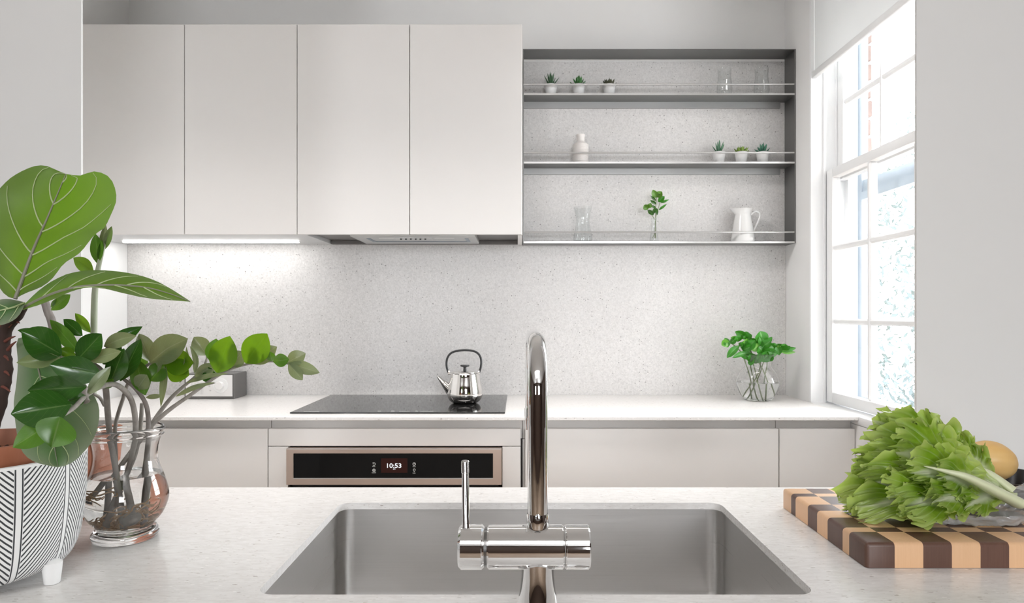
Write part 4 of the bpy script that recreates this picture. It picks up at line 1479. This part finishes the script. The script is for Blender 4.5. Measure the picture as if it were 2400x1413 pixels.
# ------------------------------------------------------------------- sprig in a bud vase on the bottom shelf
d = 2.895
c = Vector(((1533 - VX) * d / F, d, SH[2] + 0.0008))
bv = thing('bud_vase', 'small clear bud vase with a leafy sprig on the bottom shelf', 'vase', c)
MB().lathe([(0, 0.001), (0.018, 0.001), (0.0195, 0.006), (0.017, 0.03), (0.011, 0.06), (0.0095, 0.085), (0.0125, 0.105), (0.0118, 0.105), (0.0088, 0.085), (0.0102, 0.06), (0.0155, 0.03), (0.017, 0.01), (0, 0.009)], c, 40).build('body', M['tumbler'], bv, ang=60)
z2 = lambda x, y: (1320 + x / 8.311, 420 + y / 8.311)
spg = thing('leafy_sprig', 'green leafy sprig standing in the small clear bud vase', 'sprig', (c.x, c.y, c.z + 0.012))
for pts in (((1735, 1150), (1785, 1040), (1800, 850), (1800, 620), (1815, 350)), ((1790, 1150), (1795, 800), (1850, 570), (1900, 410)), ((1800, 1150), (1795, 900), (1755, 740), (1650, 600))):
    P = [(*z2(x, y), d - 0.004 + 0.002 * i) for i, (x, y) in enumerate(pts)]
    MB().tube([W(*q) for q in smooth_path(P, 5)], 0.0013, 7).build('stem', M['fresh_stem'], spg)
for b_, t_, w_, m_ in (((1815, 360), (1745, 205), 95, 'zz_mid'), ((1820, 350), (1925, 240), 110, 'zz_mid'), ((1850, 440), (1975, 330), 85, 'fresh'), ((1805, 420), (1700, 320), 45, 'zz'), ((1810, 490), (1695, 405), 55, 'zz'),
                       ((1900, 460), (2062, 395), 40, 'fresh'), ((1860, 600), (2020, 480), 40, 'fresh'), ((1650, 590), (1575, 500), 100, 'zz_mid'), ((1670, 560), (1710, 465), 75, 'zz_mid'), ((1650, 600), (1765, 700), 70, 'zz'),
                       ((1800, 560), (1715, 510), 45, 'zz'), ((1790, 560), (1745, 690), 55, 'zz'), ((1810, 560), (1835, 700), 55, 'zz'), ((1830, 330), (1935, 320), 60, 'zz')):
    b_, t_ = z2(*b_), z2(*t_)
    qleaf(spg, m_, b_, t_, w_ / 8.311, d, d - 0.01, True, tilt=0.003, prof=BROAD if w_ > 70 else LANCE)

# ------------------------------------------------------------------- round vase on the back worktop
d = 2.775
c = Vector(((1776 - VX) * d / F, d, ZC + 0.0008))
rv = thing('glass_vase', 'round clear glass vase with green stems on the back worktop', 'vase', c)
op = smooth_path([(0, 0.0), (0.046, 0.0), (0.056, 0.006), (0.073, 0.032), (0.0845, 0.068), (0.0835, 0.085), (0.070, 0.115), (0.0535, 0.135), (0.051, 0.150), (0.060, 0.178), (0.066, 0.188)], 4)
ip = smooth_path([(0.064, 0.1875), (0.058, 0.178), (0.0485, 0.150), (0.051, 0.135), (0.0675, 0.115), (0.081, 0.085), (0.082, 0.068), (0.070, 0.034), (0.053, 0.010), (0, 0.008)], 4)
MB().lathe(op + ip, c, 64).build('body', M['glass'], rv, ang=180)
wl = [q for q in ip[::-1] if q[1] <= 0.073]
MB().lathe([(r + 0.0004 if r > 0 else 0, z - 0.0003) for r, z in wl] + [(0.0822, 0.0735), (0, 0.0735)], c, 64).build('water', M['water'], rv, ang=40)
zr = lambda x, y: (1640 + x / 4.711, 740 + y / 4.711)
SPR = [
    ('leafy cut stem leaning furthest left in the round vase', [(590, 900), (560, 700), (500, 500), (440, 380), (330, 290)], [((330, 300), (240, 325), 60), ((340, 290), (300, 470), 0), ((440, 330), (300, 465), 55), ((450, 270), (340, 240), 30)]),
    ('cut stem with upright pair of leaves at the left of the round vase', [(650, 930), (580, 650), (545, 470), (500, 300)], [((530, 260), (388, 175), 55), ((540, 260), (470, 190), 60), ((490, 350), (520, 250), 50), ((430, 330), (455, 290), 40)]),
    ('cut stem with pale broad leaves at the middle of the round vase', [(690, 930), (620, 640), (580, 480), (560, 330)], [((495, 360), (612, 270), 75), ((545, 400), (360, 465), 38), ((605, 470), (430, 425), 60), ((590, 330), (560, 250), 60)]),
    ('cut stem with the tallest upright leaf in the round vase', [(480, 900), (640, 650), (680, 470), (690, 330)], [((685, 300), (665, 170), 100), ((715, 300), (800, 232), 38), ((690, 330), (580, 390), 60), ((650, 360), (640, 270), 70)]),
    ('cut stem reaching right to the wall from the round vase', [(540, 920), (660, 650), (720, 480), (830, 380), (960, 370)], [((870, 370), (1065, 355), 40), ((880, 390), (1060, 400), 26), ((830, 390), (730, 330), 70), ((840, 370), (905, 340), 50), ((930, 360), (1000, 335), 34)]),
    ('cut stem with drooping pale leaf over the front of the round vase', [(800, 880), (700, 600), (610, 460), (550, 390), (450, 350)], [((870, 410), (670, 440), 75), ((820, 420), (665, 500), 80), ((700, 430), (650, 340), 80), ((560, 480), (600, 520), 60)]),
    ('bare dark cut stem standing at the right of the round vase', [(700, 940), (715, 700), (740, 560), (745, 470)], [((745, 470), (790, 395), 50), ((745, 480), (700, 390), 50)]),
]
for i, (lab, pts, lv) in enumerate(SPR):
    st = thing('cut_stem', lab, 'stem', c + Vector((0, 0, 0.012)), 'leafy stems in the round vase')
    P = []
    for k, (x, y) in enumerate(pts):
        f = 1 - k / (len(pts) - 1)
        P.append((*zr(x, y), d + (0.02 * math.sin(i * 2.1)) * f - 0.01 * (1 - f)))
    MB().tube([W(*q) for q in smooth_path(P, 5)], 0.0022, 8).build('stem', M['fresh_stem'], st)
    rnd = random.Random(70 + i)
    tops = [b_ for b_, t_, w_ in lv]
    for k in range(4):
        bx_, by_ = rnd.choice(tops)
        a = R(rnd.uniform(-160, -20))
        L_ = rnd.uniform(70, 120)
        lv = lv + [((bx_ + rnd.uniform(-30, 30), by_ + rnd.uniform(-10, 50)), (bx_ + L_ * math.cos(a) * 1.2, min(max(by_ + L_ * math.sin(a) * 0.7, 225), 460)), rnd.uniform(45, 70))]
    for b_, t_, w_ in lv:
        if w_:
            qleaf(st, 'fresh', zr(*b_), zr(*t_), w_ / 4.711 * 1.25, d - 0.02, d - 0.035 - 0.012 * math.sin(i + w_), (i + w_) % 3 != 0, tilt=0.008, bend=2)

# =================================================================== big plants at the left
# ---- white planter on feet
pc = Vector((-0.712, 0.90, ZC + 0.0006))
pn = thing('planter', 'white planter with black slanted lines standing on short feet', 'planter', pc)
pp = smooth_path([(0, 0.009), (0.066, 0.009), (0.096, 0.016), (0.1095, 0.034), (0.1168, 0.065), (0.1215, 0.115), (0.1225, 0.1635)], 5)
MB().lathe(pp + [(0.118, 0.1640), (0.1165, 0.115), (0.111, 0.07), (0.1, 0.04), (0.06, 0.02), (0, 0.018)], pc, 96).build('body', M['planter'], pn, ang=50)
fx = W(122, 1366, 0.8875)
f0 = Vector((fx.x, fx.y, 0)) - Vector((pc.x, pc.y, 0))
for k in range(3):
    v = Matrix.Rotation(R(120 * k), 3, 'Z') @ f0
    MB().lathe([(0, 0), (0.0085, 0), (0.0093, 0.001), (0.0108, 0.014), (0.012, 0.027), (0.006, 0.031), (0, 0.031)], pc + v, 24).build('foot', M['pot_white'], pn)

# ---- fiddle leaf fig in its terracotta pot
fg = thing('fiddle_leaf_fig', 'large leaved fig plant in a terracotta pot inside the planter', 'plant', pc + Vector((0, 0, 0.031)))
pot = [(0, 0.031), (0.07, 0.031), (0.084, 0.14), (0.088, 0.145), (0.091, 0.184), (0.085, 0.1845), (0.081, 0.158), (0, 0.158)]
MB().lathe(pot, pc, 72).build('pot', M['terracotta'], fg)
so = MB().lathe([(0.0825, 0.1585), (0.05, 0.160), (0, 0.161)], pc, 40)
random.seed(4)
for k in range(160):
    a, r = random.uniform(0, 6.28), 0.08 * random.random() ** 0.5
    s_ = random.uniform(0.0012, 0.003)
    so.blob(pc + Vector((r * math.cos(a), r * math.sin(a), 0.161)), s_, s_, s_ * 0.7, 5)
so.build('soil', M['soil'], fg)
tp = [(-28, 1040, 0.915), (-18, 985, 0.91), (-2, 940, 0.905), (8, 895, 0.9), (10, 850, 0.9), (8, 800, 0.9), (18, 765, 0.895), (38, 742, 0.89), (52, 720, 0.885)]
sp_ = [W(*q) for q in smooth_path(tp, 6)]
tb = MB()
rad = []
for i, p in enumerate(sp_):
    s = i / (len(sp_) - 1)
    rad.append((0.011 * (1 - 0.45 * s)) * (1 + 0.22 * noise.noise(p * 120)))
tb.tube(sp_, rad, 14)
tb.build('trunk', M['bark'], fg, ang=60)
for x, y, ex, ey in ((12, 800, 36, 788), (14, 775, 28, 760), (6, 770, -8, 752), (10, 870, 22, 880), (4, 905, 24, 918), (12, 835, 20, 845), (30, 752, 46, 757), (18, 820, 38, 800)):
    MB().tube([W(x, y, 0.895), W((x + ex) / 2, (y + ey) / 2 - 2, 0.89), W(ex, ey, 0.888)], [0.0022, 0.0017, 0.0007], 7).build('twig_stub', M['stub'], fg)


def veins(lf, leafobj, specs, off, r0=0.0011, rib=0.0024, ribm='fig_rib'):
    MB().tube([lf.at(s / 24, 0, off * 0.8) for s in range(25)], [rib, rib * 0.8, rib * 0.5, rib * 0.25], 8).build('midrib', M[ribm], leafobj)
    for s0, s1, t1 in specs:
        pts = []
        for k in range(11):
            f = k / 10
            s = s0 + (s1 - s0) * (f ** 1.25)
            pts.append(lf.at(min(s, 0.995), t1 * f, off * 0.55))
        MB().tube(pts, [r0, r0 * 0.7, r0 * 0.35], 6).build('vein', M['fig_vein'], leafobj)


z1 = lambda x, y: (x / 2.665, 370 + y / 2.665)


class LoftLeaf:
    """a leaf spanned between its midrib (px, py, depth) and its two margins read as outlines (px, py)"""

    def __init__(self, mid, right, left, dr, dl, wave=0.0, cup=0.0):
        self.mid = [Vector(p) for p in resample(smooth_path(mid, 8), 40)]
        self.o = [resample(smooth_path([(*p, 0) for p in e], 5), 60) for e in (right, left)]
        self.d = (dr, dl)
        self.wave, self.cup = wave, cup

    def at(self, s, t, off=0.0):
        m = lerp_list(self.mid, s)
        k = 0 if t > 0 else 1
        e = lerp_list([Vector(p) for p in self.o[k]], s)
        u = abs(t)
        shape = math.sin(math.pi * min(1, max(0, s))) ** 0.6
        dep = m.z + self.d[k] * u ** 1.3 * shape + self.cup * math.sin(math.pi * u) * shape + off
        dep += self.wave * u * u * math.sin(13 * s + 2 * k) * shape
        return W(m.x + (e.x - m.x) * u, m.y + (e.y - m.y) * u, dep)


def fig_leaf(mid, right, left, dr, dl, mt, top, specs, off, ns=22, nt=7, wave=0.0, rib=0.0024, r0=0.0011, cup=0.0):
    lf = LoftLeaf(mid, right, left, dr, dl, wave, cup)
    rows = [[lf.at(i / ns, j / nt) for j in range(-nt, nt + 1)] for i in range(ns + 1)]
    uvs = [[(0.5 + 0.5 * j / nt, i / ns) for j in range(-nt, nt + 1)] for i in range(ns + 1)]
    o = MB().grid(rows, uvs, flip=not top).build('leaf', M[mt], fg, ang=180, fix=False)
    veins(lf, o, specs, off, r0, rib)
    return o


# upright leaf, its pale underside towards the room
mid = [(*z1(95, 880), 0.872), (*z1(205, 580), 0.90), (*z1(285, 400), 0.925), (*z1(412, 100), 0.955)]
rgt = [z1(*p) for p in ((95, 880), (160, 845), (260, 805), (330, 750), (400, 660), (500, 592), (590, 480), (650, 440), (695, 350), (727, 265), (716, 180), (684, 122), (635, 93), (575, 85), (500, 110), (412, 100))]
lft = [z1(*p) for p in ((95, 880), (40, 862), (-10, 800), (-60, 700), (-95, 580), (-100, 460), (-80, 340), (-40, 240), (20, 168), (70, 122), (150, 76), (230, 48), (300, 52), (350, 75), (412, 100))]
fig_leaf(mid, rgt, lft, -0.02, -0.015, 'fig', False,
         [(0.05, 0.26, 0.9), (0.17, 0.42, 0.9), (0.34, 0.66, 0.93), (0.53, 0.86, 0.93), (0.75, 0.97, 0.85),
          (0.05, 0.20, -0.85), (0.19, 0.40, -0.9), (0.36, 0.66, -0.93), (0.57, 0.90, -0.93), (0.76, 1.0, -0.85), (0.93, 0.99, 0.4)], -0.0016, ns=30, nt=9, wave=0.004, cup=0.004)
# arching leaf to the right, edge on
mid = [(*z1(140, 940), 0.875), (*z1(300, 860), 0.865), (*z1(480, 808), 0.865), (*z1(700, 795), 0.875), (*z1(900, 808), 0.895), (*z1(1050, 845), 0.915), (*z1(1188, 897), 0.93)]
upl = [0.1, 0.45, 0.75, 0.95, 1, 0.95, 0.85, 0.7, 0.5, 0.25, 0.02]
lol = [0.15, 0.5, 0.55, 0.3, 0.12, 0.35, 0.75, 1.0, 0.95, 0.55, 0.02]
lf = Leaf(mid, 24, 37, -0.05, 0.055, (lol, upl), 24, 7, wave=0.003)
o = lf.build('leaf', M['fig'], fg, False)
veins(lf, o, [(0.12, 0.3, -0.9), (0.28, 0.5, -0.9), (0.45, 0.68, -0.9), (0.62, 0.84, -0.9), (0.3, 0.5, 0.9), (0.55, 0.75, 0.9), (0.72, 0.9, 0.85)], -0.0016)
# small leaf leaving the frame
mid = [(*z1(152, 905), 0.868), (20, 723, 0.84), (-70, 742, 0.82)]
lf = Leaf(mid, 24, 32, 0.01, -0.01, BROAD, 14, 6)
o = lf.build('leaf', M['fig_low'], fg, True)
veins(lf, o, [(0.1, 0.35, -0.9), (0.35, 0.6, -0.9), (0.3, 0.55, 0.85), (0.55, 0.8, 0.85)], -0.0012, 0.0007, 0.0013, 'fig_vein')
# low hanging leaf in front of the planter
mid = [(72, 790, 0.905), (98, 900, 0.872), (118, 1000, 0.81), (136, 1095, 0.762)]
lft = [(72, 790), (140, 820), (185, 880), (222, 930), (233, 962), (229, 1000), (216, 1035), (200, 1055), (178, 1078), (155, 1091), (136, 1095)]
rgt = [(72, 790), (40, 795), (42, 850), (38, 900), (32, 945), (36, 990), (44, 1040), (58, 1066), (80, 1082), (108, 1090), (136, 1095)]
fig_leaf(mid, rgt, lft, 0.004, 0.012, 'fig_low', True,
         [(0.3, 0.55, 0.9), (0.48, 0.75, 0.9), (0.66, 0.9, 0.9), (0.3, 0.52, -0.9), (0.45, 0.72, -0.92), (0.62, 0.86, -0.92), (0.78, 0.95, -0.9), (0.84, 0.97, 0.85)], -0.0012, ns=26, nt=9, wave=0.007, rib=0.0012, r0=0.0006)

# ---- second terracotta pot with a tall plant behind the vase
qc = Vector(((150 - VX) * 1.19 / F, 1.19, ZC + 0.0006))
zp = thing('potted_zz_plant', 'tall thin stemmed plant in a plain terracotta pot behind the vase', 'plant', qc)
MB().lathe([(0, 0), (0.060, 0), (0.063, 0.003), (0.081, 0.088), (0.084, 0.090), (0.0885, 0.136), (0.083, 0.136), (0.079, 0.113), (0, 0.113)], qc, 64).build('pot', M['terracotta'], zp)
so = MB().lathe([(0.0805, 0.1185), (0.04, 0.121), (0, 0.122)], qc, 40)
random.seed(5)
sob = MB()
for k in range(420):
    a, r = random.uniform(0, 6.28), 0.077 * random.random() ** 0.5
    s_ = random.uniform(0.0015, 0.0036)
    (so if k % 2 else sob).blob(qc + Vector((r * math.cos(a), r * math.sin(a), 0.121)), s_, s_ * 0.8, s_ * 0.8, 5)
so.build('soil', M['soil'], zp)
sob.build('perlite', mat('perlite', (0.55, 0.47, 0.38), 0.9), zp, kind='stuff')
pth = [(216, 1060, 1.18), (218, 900, 1.18), (220, 780, 1.17), (222, 690, 1.165), (230, 630, 1.16), (240, 590, 1.155), (248, 560, 1.15)]
MB().tube([W(*q) for q in smooth_path(pth, 6)], [0.0062, 0.0055, 0.0048, 0.0035, 0.002], 12).build('stem', M['stem_pale'], zp)
pth = [(176, 1060, 1.2), (150, 900, 1.19), (124, 765, 1.18), (112, 730, 1.178), (100, 690, 1.175)]
MB().tube([W(*q) for q in smooth_path(pth, 6)], [0.0075, 0.007, 0.0065, 0.006], 12).build('stem', M['stem_dark'], zp)
for b_, t_, w_, m_, top in (((229, 618), (224, 548), 26, 'zz_mid', True), ((236, 590), (248, 526), 15, 'zz_grey', True), ((241, 588), (262, 530), 17, 'zz_mid', False), ((231, 612), (240, 562), 12, 'zz_mid', True),
                            ((219, 636), (172, 604), 27, 'zz_lime', False), ((212, 779), (176, 734), 20, 'zz_lime', True), ((120, 727), (165, 690), 24, 'zz_mid', True), ((119, 720), (132, 700), 8, 'zz_mid', True)):
    qleaf(zp, m_, b_, t_, w_, 1.16, 1.14, top)

# ---- glass vase on the island
vc = Vector(((294 - VX) * 1.067 / F, 1.067, ZC + 0.0006))
va = thing('glass_vase', 'clear hurricane glass vase with rooted stems on the island', 'vase', vc)
op = smooth_path([(0, 0.0), (0.040, 0.0), (0.0455, 0.003), (0.0475, 0.009), (0.044, 0.0155), (0.0385, 0.018), (0.0405, 0.021), (0.053, 0.036), (0.0605, 0.056), (0.0605, 0.072), (0.054, 0.095), (0.0475, 0.113), (0.0455, 0.130), (0.0478, 0.148), (0.0515, 0.158)], 4) + \
    smooth_path([(0.0545, 0.1605), (0.0535, 0.1635), (0.0552, 0.166), (0.0555, 0.170), (0.0535, 0.1735), (0.0515, 0.172)], 3)
ip = smooth_path([(0.0495, 0.160), (0.0455, 0.148), (0.0432, 0.130), (0.0452, 0.113), (0.0516, 0.095), (0.058, 0.072), (0.058, 0.056), (0.0505, 0.038), (0.038, 0.024), (0.02, 0.0195), (0, 0.0185)], 4)
MB().lathe(op + ip, vc, 80).build('body', M['glass'], va, ang=180)
WLZ = 0.100
wl = [q for q in ip[::-1] if q[1] <= WLZ - 0.002]
MB().lathe([(r + 0.0004 if r > 0 else 0, z - 0.0003) for r, z in wl] + [(0.0497, WLZ), (0, WLZ - 0.0004)], vc, 80).build('water', M['water'], va, ang=40)


def zzstem(lab, path, rads, leaves, mt='stem', extra=(), roots=(), bulb=None):
    st = thing('zz_stem', lab, 'stem', vc + Vector((0, 0, 0.02)), 'leafy stems rooted in the hurricane vase')
    MB().tube([W(*q) for q in smooth_path(path, 8)], [r * 0.84 for r in rads], 12).build('stem', M[mt], st)
    for e, r in extra:
        MB().tube([W(*q) for q in smooth_path(e, 6)], r, 9).build('stalk', M['stem'], st)
    for lf in leaves:
        m_, b_, t_, w_, d0, d1, top = lf[:7]
        qleaf(st, m_, b_, t_, w_, d0, d1, top, prof=lf[7] if len(lf) > 7 else OVATE, bend=lf[8] if len(lf) > 8 else 0)
    if bulb:
        bq = W(*bulb[:3])
        MB().blob(bq, bulb[3], bulb[3] * 0.8, bulb[3] * 0.72, 18, Matrix.Rotation(R(-15), 4, 'Y')).build('rhizome', M['stem'], st, ang=180)
    rnd = random.Random(len(lab))
    p0 = W(*path[0])
    for k in range(roots[0] if roots else 0):
        a = rnd.uniform(0, 6.28)
        q = [p0 + Vector((0, 0, 0.004))]
        for j in range(5):
            a += rnd.uniform(-1.1, 1.1)
            nx = q[-1] + Vector((math.cos(a) * 0.009, math.sin(a) * 0.009, rnd.uniform(-0.006, 0.006)))
            rel = nx - vc
            hr = math.hypot(rel.x, rel.y)
            rel.z = min(max(rel.z, 0.026), 0.085)
            mxr = 0.034 if rel.z < 0.036 else 0.047
            if hr > mxr:
                rel.x *= mxr / hr
                rel.y *= mxr / hr
            q.append(vc + rel)
        MB().tube([Vector(v) for v in smooth_path(q, 4)], [0.0013, 0.0011, 0.0006], 6).build('root', M['root'], st)
    return st


z3 = lambda x, y: (x / 3.158, 720 + y / 3.158)
Z = lambda x, y, d: (*z3(x, y), d)
zzstem('thick straight stem at the vase left, glossy dark leaves on top',
       [(292, 1232, 1.055), (280, 1150, 1.05), (268, 1080, 1.045), (256, 1005, 1.04), (247, 904, 0.99), (236, 868, 0.95), (205, 848, 0.91), (170, 842, 0.885), (142, 838, 0.87)], [0.0046, 0.0048, 0.005, 0.005, 0.0042, 0.003, 0.002],
       [('zz', z3(455, 350), z3(158, 178), 62, 0.868, 0.84, True, BROAD), ('zz_mid', z3(590, 340), z3(370, 92), 30, 0.90, 0.905, True), ('zz', z3(610, 210), z3(470, 88), 26, 0.915, 0.92, True),
        ('zz', z3(570, 390), z3(752, 196), 47, 0.895, 0.87, True, BROAD), ('zz_mid', z3(448, 375), z3(122, 410), 31, 0.865, 0.84, False), ('zz_grey', z3(650, 392), z3(896, 325), 27, 0.90, 0.875, True),
        ('zz_lime', z3(560, 355), z3(435, 315), 22, 0.90, 0.89, True), ('zz', z3(300, 190), z3(130, 170), 14, 0.87, 0.87, True)], roots=(12,))
zzstem('thick stem drooping left over the planter with large leaves',
       [(262, 1212, 1.07), (288, 1140, 1.068), (308, 1070, 1.06), (318, 1005, 1.05), (308, 938, 1.01), (275, 903, 0.95), (240, 905, 0.90), (203, 926, 0.83), (170, 958, 0.775), (134, 981, 0.745)], [0.0044, 0.0046, 0.0048, 0.0048, 0.0046, 0.004, 0.0035, 0.003, 0.002],
       [('zz', z3(750, 500), z3(365, 425), 52, 0.88, 0.80, True, BROAD), ('zz', z3(640, 590), z3(205, 615), 50, 0.80, 0.75, True), ('zz', z3(525, 720), z3(80, 790), 72, 0.76, 0.725, True, BROAD),
        ('zz_mid', z3(425, 825), z3(95, 1038), 50, 0.745, 0.72, True), ('zz_mid', z3(445, 812), z3(380, 1036), 78, 0.735, 0.71, True, BROAD), ('zz_grey', z3(640, 650), z3(820, 438), 26, 0.83, 0.86, True),
        ('zz', z3(640, 660), z3(505, 700), 26, 0.82, 0.80, True)],
       extra=[([Z(640, 700, 0.82), Z(625, 640, 0.825), Z(640, 590, 0.83)], [0.004, 0.003, 0.002]), ([Z(690, 640, 1.03), Z(740, 670, 1.04), Z(775, 730, 1.045)], [0.0022, 0.0026])], roots=(11,))
zzstem('arched stem in the vase middle carrying dark upright leaves',
       [(322, 1222, 1.085), (330, 1150, 1.08), (342, 1080, 1.075), (348, 1002, 1.07), (342, 948, 1.05), (317, 910, 1.02), (290, 888, 0.99), (262, 858, 0.955), (250, 815, 0.94)], [0.0045, 0.0045, 0.0042, 0.004, 0.0032, 0.0025, 0.002],
       [('zz', z3(815, 560), z3(918, 305), 42, 0.96, 0.93, True, BROAD), ('zz', z3(890, 545), z3(1042, 235), 38, 0.975, 0.955, True), ('zz_grey', z3(770, 290), z3(1010, 212), 30, 0.945, 0.93, True, LANCE, -4),
        ('zz', z3(800, 280), z3(1055, 142), 28, 0.96, 0.975, True, LANCE), ('zz_mid', z3(1075, 650), z3(1000, 375), 40, 1.03, 1.01, True), ('zz_grey', z3(1012, 605), z3(1088, 500), 34, 1.02, 1.0, True),
        ('zz', z3(760, 420), z3(900, 290), 34, 0.96, 0.96, True), ('zz_grey', z3(1080, 668), z3(1212, 652), 10, 1.05, 1.04, True, LANCE), ('zz_mid', z3(780, 600), z3(840, 530), 16, 0.95, 0.94, True)],
       mt='stem_dark', roots=(11,))
zzstem('slim stem behind the others holding grey and olive leaves',
       [(268, 1200, 1.09), (272, 1100, 1.095), (270, 1003, 1.1), (288, 935, 1.09), (301, 898, 1.08), (330, 868, 1.07), (362, 847, 1.06), (388, 850, 1.05)], [0.0032, 0.0035, 0.0034, 0.003, 0.0026, 0.002],
       [('zz_grey', z3(1110, 400), z3(1030, 195), 38, 1.06, 1.05, True), ('zz_grey', z3(1110, 410), z3(1390, 232), 52, 1.05, 1.02, True, BROAD, -6), ('zz_lime', z3(1195, 400), z3(1432, 410), 52, 1.05, 1.03, True),
        ('zz_mid', z3(1222, 420), z3(1108, 545), 38, 1.05, 1.03, True), ('zz_lime', z3(1230, 430), z3(1400, 505), 48, 1.05, 1.04, True), ('zz_grey', z3(1225, 425), z3(1190, 740), 15, 1.045, 1.03, True, LANCE),
        ('zz_grey', z3(1330, 560), z3(1380, 290), 13, 1.05, 1.03, True, LANCE, 8), ('zz_grey', z3(1440, 490), z3(1405, 285), 12, 1.05, 1.03, True, LANCE, 8), ('zz_grey', z3(1090, 480), z3(1200, 420), 20, 1.05, 1.04, True),
        ('zz_mid', z3(1040, 360), z3(1070, 470), 22, 1.08, 1.08, True)], roots=(9,))
zzstem('long stem reaching far right over the worktop with lime leaves',
       [(230, 1168, 1.045), (270, 1110, 1.055), (310, 1055, 1.065), (352, 1000, 1.075), (400, 958, 1.075), (443, 928, 1.075), (513, 879, 1.07), (564, 857, 1.065), (633, 847, 1.055), (676, 853, 1.05)], [0.0042, 0.0044, 0.0044, 0.0042, 0.0037, 0.003, 0.0024, 0.0018, 0.0012],
       [('zz_lime', z3(1605, 485), z3(1702, 213), 53, 1.065, 1.04, True, BROAD), ('zz_mid', z3(1580, 420), z3(1600, 232), 38, 1.075, 1.07, True), ('zz_lime', z3(1815, 412), z3(1978, 195), 53, 1.06, 1.035, True, BROAD),
        ('zz_grey', z3(1700, 440), z3(1800, 325), 34, 1.07, 1.08, True), ('zz_grey', z3(1850, 412), z3(2050, 292), 34, 1.06, 1.06, True), ('zz_mid', z3(2020, 400), z3(2140, 385), 26, 1.05, 1.03, True),
        ('zz_grey', z3(2120, 410), z3(2262, 340), 30, 1.05, 1.05, True), ('zz_grey', z3(2135, 412), z3(2366, 485), 25, 1.048, 1.03, True), ('zz_grey', z3(2135, 415), z3(2240, 540), 24, 1.048, 1.02, True),
        ('zz_mid', z3(2010, 400), z3(2000, 330), 18, 1.05, 1.04, True), ('zz', z3(1670, 455), z3(1715, 425), 10, 1.07, 1.07, True)],
       extra=[([Z(1400, 655, 1.075), Z(1480, 590, 1.07), Z(1590, 560, 1.065)], [0.0018, 0.0012])], roots=(10,))
zzstem('stem beside the long one with grey leaves above the radio',
       [(330, 1195, 1.06), (342, 1120, 1.068), (347, 1050, 1.078), (356, 996, 1.085), (393, 942, 1.09), (425, 910, 1.09), (455, 885, 1.09), (478, 858, 1.09), (486, 835, 1.09)], [0.0042, 0.0042, 0.004, 0.0038, 0.003, 0.0025, 0.0018],
       [('zz_grey', z3(1530, 355), z3(1435, 220), 38, 1.09, 1.08, True), ('zz_grey', z3(1440, 510), z3(1600, 425), 26, 1.085, 1.07, True), ('zz', z3(1480, 480), z3(1600, 500), 24, 1.085, 1.08, True),
        ('zz_grey', z3(1300, 660), z3(1590, 555), 10, 1.08, 1.06, True, LANCE, -5), ('zz_grey', z3(1380, 560), z3(1690, 490), 10, 1.08, 1.06, True, LANCE, -5), ('zz', z3(1500, 540), z3(1560, 500), 22, 1.08, 1.08, True)], roots=(9,))
zzstem('short bare stem showing its cut end low in the vase',
       [(312, 1208, 1.03), (302, 1170, 1.045), (296, 1120, 1.06), (318, 1060, 1.085), (329, 1000, 1.1), (333, 945, 1.1)], [0.0065, 0.0055, 0.0045, 0.0042, 0.004, 0.0035], [], roots=(12,), bulb=(306, 1212, 1.035, 0.0145))
